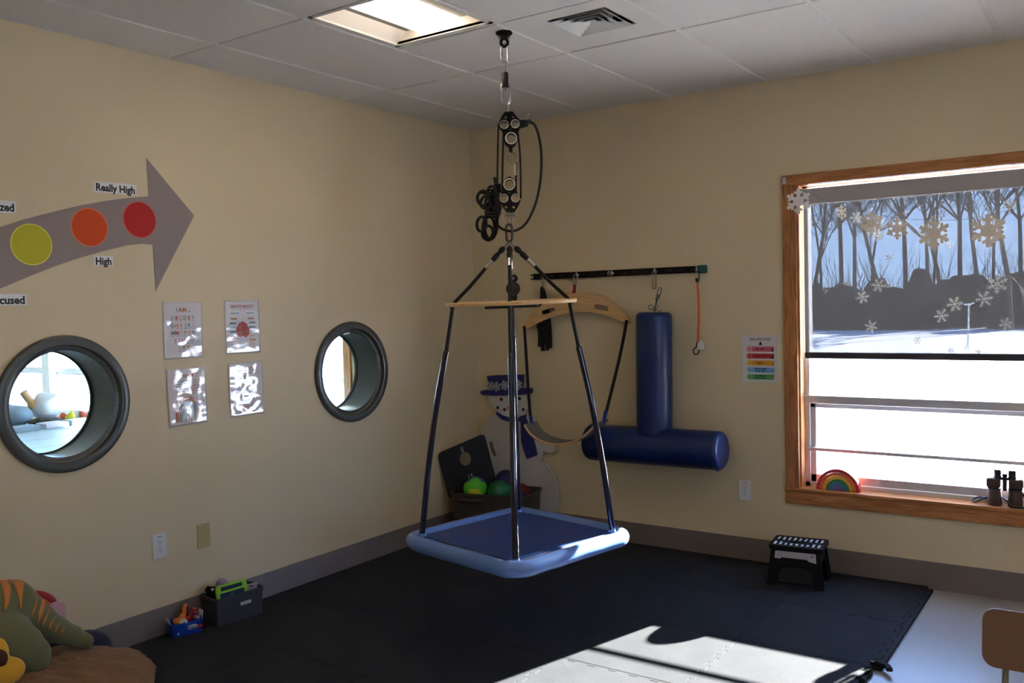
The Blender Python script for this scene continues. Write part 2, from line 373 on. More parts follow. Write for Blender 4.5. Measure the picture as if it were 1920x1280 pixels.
for q0, q1 in (((-1, -1), (1, -1)), ((1, -1), (1, 1)), ((1, 1), (-1, 1)), ((-1, 1), (-1, -1))):
    dk.add([(cx+q0[0]*hw, cy+q0[1]*hw, H+0.002), (cx+q1[0]*hw, cy+q1[1]*hw, H+0.002), (cx+q1[0]*hw, cy+q1[1]*hw, H+0.1), (cx+q0[0]*hw, cy+q0[1]*hw, H+0.1)], [(0, 1, 2, 3)])
dk.build('duct_wall', MATS['dark duct'], t, 0)
def sqring(a, za, b, zb, th=0.0016):
    q = G(); C4 = ((-1, -1), (1, -1), (1, 1), (-1, 1)); vs_ = []
    for s_, z in ((a, za), (b, zb), (b-0.001, zb+th), (a-0.001, za+th)): vs_ += [(cx+c[0]*s_, cy+c[1]*s_, H+z) for c in C4]
    fs_ = []
    for k in range(4):
        for j in range(4): fs_.append((k*4+j, k*4+(j+1) % 4, ((k+1) % 4)*4+(j+1) % 4, ((k+1) % 4)*4+j))
    return q.add(vs_, fs_)
for k, a in enumerate((hw-0.012, hw*0.70, hw*0.47)): sqring(a, -0.010, a-0.034, 0.008).build('louver', VW, t, 0)
pk = G(); s_ = hw*0.25; pk.add([(cx-s_, cy-s_, H-0.008), (cx+s_, cy-s_, H-0.008), (cx+s_, cy+s_, H-0.008), (cx-s_, cy+s_, H-0.008), (cx, cy, H+0.012)], [(1, 0, 4), (2, 1, 4), (3, 2, 4), (0, 3, 4)])
pk.build('center_cone', VW, t, 0)
for sx, sy in ((0.55, 0.12), (0.1, 0.55)):
    G().box((cx+hw*sx-0.004, cy+hw*sy-0.02, H-0.006), (cx+hw*sx+0.004, cy+hw*sy+0.02, H+0.02)).build('bracket', VW, t, 0)

# portholes
for i, (y, z) in enumerate(PORTS):
    t = thing('window_%d' % (i+1), (0, y, z-0.31), kind='structure')
    G().lathe([(0.262, 0.0), (0.311, 0.0), (0.3125, 0.010), (0.309, 0.018), (0.300, 0.022), (0.276, 0.025), (0.268, 0.022), (0.264, 0.012), (0.262, -0.004), (0.247, -0.008), (PR, -0.010)], (0, y, z), (1, 0, 0), 72).build('flange', PORT, t, 35)
    G().lathe([(PR, -0.008), (PR, -0.218), (0.262, -0.218), (0.262, -0.0)], (0, y, z), (1, 0, 0), 72).build('lining', PORT, t, 35)
    G().lathe([(PR, -0.218), (0.262, -0.222), (0.310, -0.216), (0.311, -0.2)], (0, y, z), (1, 0, 0), 72).build('far_flange', PORT, t, 35)
    G().lathe([(0.0001, -0.196), (PR-0.001, -0.196), (PR-0.001, -0.202), (0.0001, -0.202)], (0, y, z), (1, 0, 0), 48).build('glass_pane', PGLASS, t, 35)
    G().lathe([(PR, -0.19), (PR-0.006, -0.19), (PR-0.006, -0.196), (PR, -0.196)], (0, y, z), (1, 0, 0), 72).build('gasket', mat('black gasket', S(18, 22, 24), 0.5), t, 35)

# framed windows in the back wall
def window(idx, x0, x1, casing=True, bar=True, pale=False):
    OAK_, OAKZ_ = (ALU, ALU) if pale else (OAK, OAKZ)
    t = thing('window_%d' % idx, ((x0+x1)/2, 0.09, WZ0-0.08), kind='structure')
    z0, z1 = WZ0, WZ1; cw = 0.077
    if casing:
        for n_, lo, hi in (('side_casing', (x0-cw, -0.02, z0+0.008), (x0+0.004, 0, z1+0.004)), ('side_casing', (x1-0.004, -0.02, z0+0.008), (x1+cw, 0, z1+0.004))):
            G().box(lo, hi).build(n_, OAKZ_, t, 30, bevel=0.004)
        G().box((x0-cw, -0.021, z1-0.004), (x1+cw, 0, z1+0.058)).build('head_casing', OAK_, t, 30, bevel=0.004)
        G().box((x0-cw-0.002, -0.022, z0-0.088), (x1+cw+0.002, 0, z0-0.012)).build('apron', OAK_, t, 30, bevel=0.004)
        G().box((x0-cw-0.006, -0.03, z0-0.012), (x1+cw+0.006, 0.09, z0+0.008)).build('sill', OAK_, t, 30, bevel=0.004)
        G().box((x0-0.001, 0.0, z0), (x0+0.014, 0.09, z1)).build('jamb', OAKZ_, t, 0); G().box((x1-0.014, 0.0, z0), (x1+0.001, 0.09, z1)).build('jamb', OAKZ_, t, 0)
        G().box((x0, 0.0, z1-0.006), (x1, 0.09, z1+0.001)).build('head_jamb', OAK_, t, 0)
    a, b = x0+0.012, x1-0.012; ya, yb = 0.075, 0.15
    fr = [('frame_stile', (a, ya, z0), (a+0.032, yb, z1)), ('frame_stile', (b-0.032, ya, z0), (b, yb, z1)), ('frame_rail', (a, ya, z1-0.02), (b, yb, z1)), ('frame_rail', (a, ya, z0), (b, yb, z0+0.035)), ('mid_rail', (a, ya-0.012, 0.985), (b, yb, 1.032))]
    for n_, lo, hi in fr: G().box(lo, hi).build(n_, ALU, t, 30, bevel=0.003)
    a2, b2 = a+0.028, b-0.028                                     # lower sash
    for n_, lo, hi in (('sash_stile', (a2, 0.085, z0+0.03), (a2+0.036, 0.13, 0.99)), ('sash_stile', (b2-0.036, 0.085, z0+0.03), (b2, 0.13, 0.99)), ('sash_rail', (a2, 0.085, 0.958), (b2, 0.13, 0.99)), ('sash_rail', (a2, 0.085, z0+0.03), (b2, 0.13, 0.562))):
        G().box(lo, hi).build(n_, mat('grey sash metal', S(176, 180, 190), 0.4), t, 30, bevel=0.003)
    if bar: G().box((a, 0.068, 0.702), (b, 0.086, 0.722)).build('guard_bar', ALU, t, 30, bevel=0.004)
    G().box((a2+0.03, 0.105, 0.555), (b2-0.03, 0.110, 0.965)).build('glass_pane', GLASS, t, 0)
    G().box((a+0.028, 0.105, 1.028), (b-0.028, 0.110, z1-0.016)).build('glass_pane', GLASS, t, 0)
    return t
window(3, *OPEN[0][:2]); window(4, *OPEN[1][:2], bar=False); window(5, *OPEN[2][:2], bar=False, pale=True)
window(6, -6.08, -5.0, bar=False, pale=True); window(7, -7.7, -6.08, bar=False, pale=True)

def added_side_window(idx, y0, y1, z0, z1):
    t = thing('window_%d' % idx, (RX, (y0+y1)/2, z0-0.08), kind='structure'); cw = 0.077; ym = (y0+y1)/2
    for lo, hi in (((RX-0.02, y0-cw, z0), (RX, y0, z1)), ((RX-0.02, y1, z0), (RX, y1+cw, z1))): G().box(lo, hi).build('side_casing', OAKZ, t, 30, bevel=0.004)
    G().box((RX-0.021, y0-cw, z1), (RX, y1+cw, z1+0.058)).build('head_casing', OAK, t, 30, bevel=0.004); G().box((RX-0.03, y0-cw, z0-0.02), (RX+0.06, y1+cw, z0)).build('sill', OAK, t, 30, bevel=0.004)
    for lo, hi in (((y0, z0), (y0+0.04, z1)), ((y1-0.04, z0), (y1, z1)), ((ym-0.03, z0), (ym+0.03, z1)), ((y0, z0), (y1, z0+0.04)), ((y0, z1-0.04), (y1, z1))): G().box((RX+0.06, lo[0], lo[1]), (RX+0.12, hi[0], hi[1])).build('frame_bar', ALU, t, 30, bevel=0.003)
    G().box((RX+0.085, y0+0.03, z0+0.03), (RX+0.09, y1-0.03, z1-0.03)).build('glass_pane', GLASS, t, 0)
added_side_window(8, *RW)  # out of view, put in for its daylight
# outdoors
pr_ = tag(G().box((-9.5, 0.2, 2.95), (0.2, 4.2, 3.1)).build('sun_block_roof', mat('sun block boards', S(190, 190, 188), 0.7), smooth=0), kind='structure')  # unseen roof on posts, added to keep direct sun off the neighbouring room's table
for x_ in (-9.2, -4.6, 0.0): G().box((x_-0.06, 4.0, -0.36), (x_+0.06, 4.12, 2.95)).build('sun_block_post', MATS['sun block boards'], pr_, 0)
tag(G().box((-160, -120, -0.75), (160, 260, -0.35)).build('snow_ground', SNOW, smooth=0), kind='structure')
# ------------------------------------------------------------------ trees beyond the field
GZ = -0.35
BARK = mat('grey bark', S(88, 76, 68), 0.9, var=0.2, vscale=3)
THICK = mat('dark winter thicket', S(66, 58, 52), 0.95, var=0.3, vscale=1.2)
def tree_mesh(seed, h):
    rnd = random.Random(seed); tr = G(); tw = G()
    def grow(p, d, ln, r, lev):
        n_ = 4; pts = [p]; rad = [r]; q = p; dd = d
        for i in range(n_):
            dd = (dd+Vector((rnd.uniform(-1, 1), rnd.uniform(-1, 1), rnd.uniform(-0.3, 0.6)))*0.13).normalized(); q = q+dd*ln/n_; pts.append(q); rad.append(max(r*(1-0.6*(i+1)/n_), 0.011))
        (tr if lev < 2 else tw).tube(pts, rad, 6 if lev < 2 else 4)
        if lev >= 4: return
        for k in range({0: 11, 1: 7, 2: 6, 3: 4}[lev]):
            i = rnd.randint(1 if lev else 2, n_); a = rnd.uniform(0, 2*pi); side = Vector((cos(a), sin(a), rnd.uniform(0.15, 0.9)))
            grow(pts[i], (dd*0.55+side*0.75).normalized(), ln*rnd.uniform(0.42, 0.62), max(rad[i]*0.55, 0.014), lev+1)
    grow(Vector((0, 0, 0)), Vector((0, 0, 1)), h, h*0.013, 0)
    return tr, tw
TREES = []
for s_, h in ((3, 9.5), (11, 12.0), (23, 10.5), (31, 13.0)):
    tr, tw = tree_mesh(s_, h); t = thing('bare_tree', (0, 0, 0), 'tall leafless tree standing in the thicket beyond the snow field', 'tree', 'leafless trees beyond the snow field')
    TREES.append((t, tr.build('trunk', BARK, t, 60), tw.build('twigs', BARK, t, 60)))
spots = [(1545, 47, 0), (1580, 52, 1), (1612, 46, 2), (1655, 50, 3), (1700, 54, 1), (1738, 47, 0), (1752, 56, 2), (1800, 60, 1), (1835, 49, 2), (1858, 52, 0), (1896, 46, 3), (1915, 58, 1), (1525, 58, 3), (1630, 60, 0), (1770, 64, 3)]
used = set()
for i, (px, d, k) in enumerate(spots):
    p = B(px, 560, d); r0, tk, tg = TREES[k]
    if k in used:
        r = r0.copy(); COL.objects.link(r); WM[r.name] = Matrix()
        for ch in (tk, tg):
            c = ch.copy(); COL.objects.link(c); c.parent = r; c.matrix_parent_inverse = Matrix()
    else:
        r = r0; used.add(k)
    r.location = (p.x, d, GZ-0.05); r.rotation_euler = (0, 0, i*1.7); sc_ = 0.85+0.3*((i*37) % 10)/10; r.scale = (sc_, sc_, sc_)
# thicket: a tangle nobody could count
rnd = random.Random(5); th_ = G()
for i in range(420):
    px = rnd.uniform(-60, 70); d = rnd.uniform(47, 66); h = rnd.uniform(1.6, 3.3)*(0.75+0.35*noise.noise(Vector((px*0.06, 3, 0)))+0.25)
    sx = rnd.uniform(0.9, 2.0); a = rnd.random()*6; o0 = len(th_.v)
    th_.sphere((px, d, GZ+h*0.42), (sx, sx*0.8, h*0.6), 10, 7)
    for k in range(o0, len(th_.v)):
        v_ = Vector(th_.v[k]); n_ = noise.noise_vector(v_*1.7)*0.42; th_.v[k] = tuple(v_+n_)
tag(th_.build('thicket', THICK, smooth=40), 'dark bare brush thicket along the far edge of the snow field', 'thicket', kind='stuff')
st = G()
for i in range(1500):
    px = rnd.uniform(-40, 45); d = rnd.uniform(46, 60); h = rnd.uniform(2.2, 5.0)
    st.tube([(px, d, GZ), (px+rnd.uniform(-.5, .5), d, GZ+h*0.5), (px+rnd.uniform(-1.2, 1.2), d+rnd.uniform(-.5, .5), GZ+h)], [0.03, 0.02, 0.008], 3)
tag(st.build('brush_stems', BARK, smooth=40), 'thin upright saplings rising out of the dark thicket', 'saplings', kind='stuff')
p0 = B(1814, 616, 30.0)
t = thing('yard_post', (p0.x, 30, GZ), 'thin pale post with a small head standing in the snow', 'post')
G().tube([(p0.x, 30, GZ), (p0.x+0.03, 30, GZ+0.6), (p0.x+0.05, 30, B(1817, 572, 30).z)], 0.03, 8).build('pole', WHITE, t)
zt = B(1817, 571, 30).z; G().tube([(p0.x-0.1, 30, zt+0.02), (p0.x+0.05, 30, zt), (p0.x+0.2, 30, zt+0.06)], [0.03, 0.05, 0.03], 8).build('head', WHITE, t)

# ------------------------------------------------------------------ foam mat
mt = thing('foam_mat', (1.55, -2.2, 0), 'black interlocking foam play mat covering the floor under the swing', 'play mat')
TT = 0.61; NT = 12
def edge(t0, t1, gap):                                        # jigsaw edge along a seam from 0 to TT: (along, across)
    P = []; st_ = TT/NT
    for k in range(NT):
        d_ = 0.011 if k % 2 == 0 else -0.011; f_ = 0.004 if k % 2 == 0 else -0.004
        a, b = k*st_, (k+1)*st_
        P += [(a+0.003-f_, d_), (b-0.003+f_, d_)] if 0 < k < NT-1 else ([(0, 0), (st_*0.6, 0), (st_*0.6+0.004, d_), (b-0.003+f_, d_)] if k == 0 else [(a+0.003-f_, d_), (a+st_*0.4-0.004, d_), (a+st_*0.4, 0), (TT, 0)])
    return P
E0 = edge(0, TT, 0); gp = 0.0011
bot = [(a, d+gp) for a, d in E0]; rgt = [(TT+d-gp, a) for a, d in E0]; top = [(a, TT+d-gp) for a, d in E0][::-1]; lft = [(d+gp, a) for a, d in E0][::-1]
poly = []
for seg in (bot, rgt, top, lft):
    for p in seg:
        p = (min(max(p[0], -0.02), TT+0.02), p[1])
        if not poly or (abs(p[0]-poly[-1][0])+abs(p[1]-poly[-1][1])) > 0.0018: poly.append(p)
XM0, YM0 = 3.07-5*TT, -0.06
first = None
for i in range(5):
    for j in range(7):
        if first is None:
            gt = G(); n_ = len(poly); cxy = TT/2; ins = lambda q, s: (cxy+(q[0]-cxy)*s, cxy+(q[1]-cxy)*s)
            gt.add([(x, y, 0.001) for x, y in poly]+[(x, y, MT-0.002) for x, y in poly]+[(*ins(p, 0.9955), MT) for p in poly],
                   [tuple(range(n_-1, -1, -1))]+[(k, (k+1) % n_, (k+1) % n_+n_, k+n_) for k in range(n_)]+[(k+n_, (k+1) % n_+n_, (k+1) % n_+2*n_, k+2*n_) for k in range(n_)]+[tuple(range(2*n_, 3*n_))])
            o = gt.build('foam_tile', FOAM, mt, 0); first = o
        else:
            o = bpy.data.objects.new('foam_tile', first.data); COL.objects.link(o); put(o, mt)
        o.location = (XM0+i*TT, YM0-(j+1)*TT, 0)
ep = [(d+gp, a) for a, d in E0]
strip = [(0.034, 0), (0.034, TT)]+ep[::-1]
for j in range(7):
    if j == 2: continue
    G().prism(strip, (3.07, YM0-(j+1)*TT, MT), (1, 0, 0), (0, 1, 0), MT-0.001).build('edge_strip', FOAM, mt, 0)
# strip that has come loose at its far end
sp = G(); sp.prism(strip, (0, 0, MT), (1, 0, 0), (0, 1, 0), MT-0.001)
M_ = Matrix.Translation((3.052, YM0-3*TT-0.02, 0)) @ Matrix.Rotation(radians(1.2), 4, 'Z')
sp.v = [tuple(M_ @ Vector(v_)) for v_ in sp.v]; sp.build('edge_strip', FOAM, mt, 0)
hook = [(a*0.75, b*0.75) for a, b in [(0, 0), (0.03, -0.012), (0.062, -0.052), (0.082, -0.09), (0.052, -0.103), (0.036, -0.062), (0.006, -0.045), (-0.022, -0.035), (-0.036, -0.055), (-0.052, -0.04), (-0.036, -0.008), (-0.012, -0.012)]]
fp = F(1652, 1238, 0.03)
G().prism(hook, (fp.x, fp.y, 0.033), (1, 0, 0), (0, 1, 0), 0.015).build('loose_edge_end', FOAM, mt, 0)
back = [(0, 0.044), (0, 0)]+[(a, d+gp) for a, d in E0][1:-1]+[(TT, 0), (TT, 0.044)]
for i in range(5):
    G().prism([(a, b) for a, b in back][::-1][::-1], (XM0+i*TT, YM0, MT), (1, 0, 0), (0, 1, 0), MT-0.001).build('edge_strip', FOAM, mt, 0)

lst = [(-0.0085, TT), (-0.0085, 0)]+[(d-gp, a) for a, d in E0 if True]
lst = [(max(x_, -0.0075), y_) for x_, y_ in lst]
for j in range(7): G().prism(lst, (XM0, YM0-(j+1)*TT, MT), (1, 0, 0), (0, 1, 0), MT-0.001).build('edge_strip', FOAM, mt, 0)
# ------------------------------------------------------------------ swing and its hoist
SX, SY = 1.5615, -1.7734
NH = Vector((sin(YAW), -cos(YAW), 0)); RH = Vector((cos(YAW), sin(YAW), 0)); UP = Vector((0, 0, 1))
def W(px, py, off=0.0): return V(px, py, Vector((SX, SY, 0))+NH*off, NH)
def link(g_, top, bot, halfw, r, side):
    """long oval link between two heights"""
    top, bot = Vector(top), Vector(bot); d = (top-bot).normalized(); c1 = top-d*(halfw+r); c0 = bot+d*(halfw+r); side = Vector(side)
    g_.tube(arcpts(c1, halfw, 0, pi, 8, side, d)+arcpts(c0, halfw, pi, 2*pi, 8, side, d), r, 8, closed=True); return g_
zz = lambda px, py: W(px, py).z
ax = lambda z: Vector((SX, SY, z))
t = thing('ceiling_anchor', (SX, SY, H-0.05), 'black swivel plate and eye bolted to the ceiling', 'ceiling anchor')
G().lathe([(0.0, -0.004), (0.036, -0.004), (0.040, -0.010), (0.036, -0.018), (0.018, -0.022), (0.014, -0.04), (0.0, -0.042)], ax(H), n=28).build('plate', BLACKM, t, 40)
e0, e1 = H-0.028, zz(947, 90)
g = G(); link(g, ax(e0), ax(e1), 0.016, 0.0075, RH); g.build('eye', BLACKM, t, 60)
G().cyl(ax(H-0.03)+RH*-0.026, ax(H-0.03)+RH*0.026, 0.006, n=10).build('bolt', STEELD, t, 40)
l1t, l1b = zz(948, 82), zz(948, 120)
t = tag(link(G(), ax(l1t), ax(l1b), 0.015, 0.0058, RH).build('quick_link', STEEL, None, 60), 'steel quick link joining the ceiling eye to the black swivel', 'quick link')
G().cyl(ax((l1t+l1b)/2-0.012)-RH*0.014, ax((l1t+l1b)/2+0.012)-RH*0.014, 0.0075, n=6).build('screw_sleeve', STEEL, t, 30)
s0, s1 = zz(949, 136), zz(949, 164)
t = thing('hanging_swivel', ax(s1), 'small black barrel swivel between two steel links', 'swivel')
G().lathe([(0.0, 0), (0.013, 0.0), (0.015, 0.004), (0.015, s0-s1-0.004), (0.012, s0-s1), (0.0, s0-s1)], ax(s1), n=24).build('barrel', BLACK, t, 40)
g = G(); link(g, ax(zz(948, 116)), ax(s0-0.004), 0.007, 0.0032, NH); g.build('upper_eye', STEELD, t, 60)
g = G(); link(g, ax(s1+0.004), ax(zz(949, 170)), 0.007, 0.0032, NH); g.build('lower_eye', STEELD, t, 60)
l2t, l2b = zz(949, 153), zz(950, 198)
t = tag(link(G(), ax(l2t), ax(l2b), 0.0195, 0.0062, RH).build('quick_link', STEEL, None, 60), 'larger steel quick link between the swivel and the upper pulley', 'quick link')
G().cyl(ax((l2t+l2b)/2-0.012)-RH*0.019, ax((l2t+l2b)/2+0.012)-RH*0.019, 0.008, n=6).build('screw_sleeve', STEEL, t, 30)

# pulley hoist: two blocks with steel sheaves, rope between them
hoist = thing('pulley_hoist', ax(zz(957, 400)), 'black rope pulley hoist with steel sheaves and a coiled rope bundle', 'pulley')
def plate_loops(pts, holes):
    o = W(*pts[0]); c = lambda p: ((W(*p)-o).dot(RH), (W(*p)-o).z)
    return o, [[c(p) for p in pts]]+[circ(*c((h[0], h[1])), h[2]/397, 20) for h in holes]
def block(name, outline, sheaves, slots, parent):
    root = bpy.data.objects.new(name, None); COL.objects.link(root); root.empty_display_size = 0.03
    WM[root.name] = Matrix(); put(root, parent)
    for off in (0.017, -0.011):
        o, lp = plate_loops(outline, [(s[0], s[1], s[2]*0.86) for s in sheaves]+slots)
        G().loops(lp, o+NH*off, RH, UP, 0.006).build('cheek_plate', BLACKM, root, 30)
    for px, py, r in sheaves:
        c = W(px, py); R_ = r/397
        for sg in (1, -1): G().lathe([(R_*0.80, 0.0165*sg), (R_*0.86, 0.0205*sg), (R_*1.02, 0.0205*sg), (R_*1.06, 0.0165*sg), (R_*0.80, 0.0165*sg)], c, NH, 24).build('sheave_ring', STEEL, root, 40)
        G().lathe([(R_*0.84, 0.012), (R_*0.9, 0.004), (R_*0.9, -0.004), (R_*0.84, -0.012)], c, NH, 24).build('sheave', BLACKM, root, 40)
    return root
up = block('upper_block', [(946, 211), (961, 210), (969, 220), (975, 226), (987, 226), (990, 236), (975, 240), (972, 248), (971, 262), (966, 273), (961, 277), (961, 286), (954, 286), (954, 277), (947, 271), (943, 258), (942, 247), (936, 240), (936, 230), (940, 220)],
           [(945.5, 235, 8.2), (966, 233.5, 8.2), (958.5, 260.5, 11)], [(948, 221, 2.4), (962, 220, 2.4), (957, 243, 1.8), (986, 233, 1.3)], hoist)
lo = block('lower_block', [(955, 331), (963, 336), (967, 346), (967, 357), (973, 367), (976, 377), (971, 388), (964, 398), (950, 398), (944, 390), (939, 380), (938, 370), (943, 360), (943, 345), (947, 336)],
           [(955, 346.5, 11), (945, 372.5, 8), (966.5, 372, 8)], [(949, 388.5, 2.6), (963, 388.5, 2.6), (955, 362, 1.6)], hoist)
def rp(*pp, r=0.0048, name='rope', par=hoist, m=ROPE, off=0.0, n=8): return G().tube(spline([W(a, b, c if len_ > 2 else off) for a, b, c, len_ in [(q[0], q[1], q[2] if len(q) > 2 else 0, len(q)) for q in pp]], n), r, 8).build(name, m, par, 60)
rp((937, 232), (934.5, 240), (933, 300), (932.5, 345)); rp((944, 250), (942.5, 300), (941.5, 365)); rp((971, 250), (975, 290), (976.5, 340), (976.5, 372)); rp((968, 305), (967.5, 330), (967.5, 360))
rp((990, 227), (1002, 234), (1010, 255), (1015, 290), (1013, 340), (1003, 385), (985, 420), (962, 433), (940, 428), (928, 415), r=0.0062, name='loop_rope')
G().tube([W(988, 229), W(996, 226)], [0.012, 0.010], 10).build('rope_clamp', BLACK, hoist); G().tube([W(986, 224), W(991, 213)], 0.0045, 8).build('clamp_pin', STEEL, hoist)
G().tube([W(985, 229, 0.012), W(985, 229, -0.012)], 0.006, 8).build('clamp_pin', STEEL, hoist)
g = G(); g.tube(spline([W(956, 286), W(952, 292), W(954, 300), W(963, 309), W(968, 300), W(967, 290), W(960, 285)], 6, True), 0.003, 7, closed=True); g.build('thimble', STEELD, hoist, 60)
G().tube([W(965.5, 307), W(966, 329)], [0.0095, 0.0085], 12).build('crimp_sleeve', STEEL, hoist, 40)
g = G()                                                        # steel eyes above and below
link(g, W(953, 197), W(953, 213), 0.006, 0.0028, NH); g.build('top_eye', STEEL, up, 60)
for a in (952, 960): G().tube([W(a, 396), W(a, 424)], 0.0024, 7).build('shackle_leg', STEELD, lo, 60)
for a in (951, 961): G().tube([W(a-5, 405), W(a+5, 405)], 0.005, 7).build('shackle_nut', STEEL, lo, 60)
# cleat and coil
G().tube([W(927, 332), W(931, 346)], [0.007, 0.011], 10).build('cam_cleat', BLACK, hoist); G().box((-0.014, -0.012, -0.022), (0.014, 0.012, 0.022), M=Matrix.Translation(W(932.5, 353))).build('cam_cleat', BLACKM, hoist, 30, bevel=0.004)
G().tube([W(912, 352), W(938, 349)], 0.003, 6).build('cleat_pin', STEEL, hoist); G().tube([W(913, 360), W(936, 357)], 0.003, 6).build('cleat_pin', STEEL, hoist)
rc = random.Random(4)
for k, (c0, a, b, rot) in enumerate((((908, 372), 12, 15, -0.4), ((906, 373), 11, 13, -0.5), ((915, 378), 15, 12, -0.6), ((924, 385), 14, 20, -0.2), ((926, 372), 10, 24, -0.25))):
    P = []
    for i in range(18):
        q = 2*pi*i/18; u_, v_ = a*cos(q), b*sin(q); P.append(W(c0[0]+u_*cos(rot)-v_*sin(rot), c0[1]+u_*sin(rot)+v_*cos(rot), 0.006*(k-2)+0.004*sin(3*q)))
    G().tube(P, 0.0068, 8, closed=True).build('rope_coil', ROPE, hoist, 60)
for k, (c0, a, b, rot) in enumerate((((918, 424), 13, 27, 0.12), ((916, 428), 11, 22, 0.1), ((921, 418), 12, 31, 0.05), ((914, 436), 10, 13, 0.2), ((903, 420), 9, 14, 0.1))):
    P = []
    for i in range(18):
        q = 2*pi*i/18; u_, v_ = a*cos(q), b*sin(q); P.append(W(c0[0]+u_*cos(rot)-v_*sin(rot), c0[1]+u_*sin(rot)+v_*cos(rot), 0.007*(k-2)+0.004*sin(2*q)))
    G().tube(P, 0.0068, 8, closed=True).build('rope_coil', ROPE, hoist, 60)
for k in range(6): rp((918+2*k, 355, 0.006*(k-2)), (924+2*k, 375, 0.008*(k-2)), (922+3*k, 392, 0.01*(k-2)), (918+3*k, 408, 0.007*(k-2)), r=0.0075, name='rope_strand')
g = G(); P = [W(924+13*cos(2*pi*i/16), 396+4*sin(2*pi*i/16)-0.12*13*cos(2*pi*i/16), 0.024*sin(2*pi*i/16)) for i in range(16)]
g.tube(P, 0.0075, 8, closed=True); P2 = [p+UP*-0.011 for p in P]; g.tube(P2, 0.0075, 8, closed=True); g.build('coil_wrap', ROPE, hoist, 60)

# quick link to the swing
q0, q1 = zz(956, 418), zz(957, 455)
tag(link(G(), ax(q0), ax(q1), 0.015, 0.006, (RH*0.9+NH*0.4).normalized()).build('quick_link', mat('dark steel', S(92, 88, 84), 0.3, 1.0), None, 60), 'dark steel quick link carrying the four swing ropes', 'quick link')

# platform swing
sw = thing('platform_swing', (SX, SY, 0.455), 'square platform swing with navy mat, light blue padded rim and wooden spreader disc', 'swing')
A0 = radians(33.6); PZ = 0.505
def corner(k, r): a = A0+k*pi/2; return Vector((SX+r*cos(a), SY+r*sin(a), 0))
# rounded square outline
def rsq(half, rad, n=7):
    P = []
    for k in range(4):
        a = k*pi/2
        for i in range(n+1):
            b = a-pi/4+pi/2*i/n; q = Vector(((half-rad)*(1 if True else 1), 0, 0)); cx_, cy_ = (half-rad)*sqrt(2)*cos(a), (half-rad)*sqrt(2)*sin(a)
            x_, y_ = cx_+rad*cos(b), cy_+rad*sin(b); P.append((SX+x_*cos(A0)-y_*sin(A0), SY+x_*sin(A0)+y_*cos(A0)))
    return P
HALF = 0.382
dens = []
base_ = rsq(HALF, 0.095, 9)
for i in range(len(base_)):
    a, b = Vector((*base_[i], 0)), Vector((*base_[(i+1) % len(base_)], 0)); m_ = max(1, int((b-a).length/0.05))
    for k in range(m_): dens.append(a.lerp(b, k/m_))
g = G(); g.tube([Vector((p.x, p.y, PZ-0.012+0.003*noise.noise(p*9))) for p in dens], [0.036+0.0022*noise.noise(p*14) for p in dens], 16, closed=True, flat=(0, 0, 1))
g.build('padded_rim', RIM, sw, 180)
bd = rsq(HALF-0.02, 0.08, 6); G().prism([(p[0], p[1]) for p in bd], (0, 0, PZ-0.008), (1, 0, 0), (0, 1, 0), 0.022).build('board', PLY, sw, 30)
pd = rsq(HALF-0.05, 0.035, 5); G().prism(pd, (0, 0, PZ+0.012), (1, 0, 0), (0, 1, 0), 0.02).build('mat_pad', NAVYPAD, sw, 30, bevel=0.005)
pe = rsq(HALF-0.05, 0.035, 5); G().tube([(p[0], p[1], PZ+0.002) for p in pe], 0.008, 8, closed=True).build('pad_piping', BLACK, sw, 60)
DZ = zz(960, 567); DR = 0.312
tilt = Matrix.Translation((SX, SY, DZ)) @ Matrix.Rotation(radians(0.75), 4, NH) @ Matrix.Rotation(radians(0.9), 4, RH) @ Matrix.Translation((-SX, -SY, -DZ))
dk = G().lathe([(0.0, -0.009), (DR-0.004, -0.009), (DR, -0.005), (DR, 0.005), (DR-0.004, 0.009), (0.0, 0.009)], (SX, SY, DZ), n=64)
dk.v = [tuple(tilt @ Vector(p)) for p in dk.v]; dk.build('spreader_disc', PLY, sw, 40)
ug = G(); ug.box((-0.125, -0.05, -0.026), (0.125, 0.05, -0.0095), M=Matrix.Translation((SX, SY, DZ)) @ Matrix.Rotation(YAW, 4, 'Z')); ug.v = [tuple(tilt @ Vector(p)) for p in ug.v]
ug.build('underplate', BLACK, sw, 30, bevel=0.004)
QL = ax(q1+0.006)
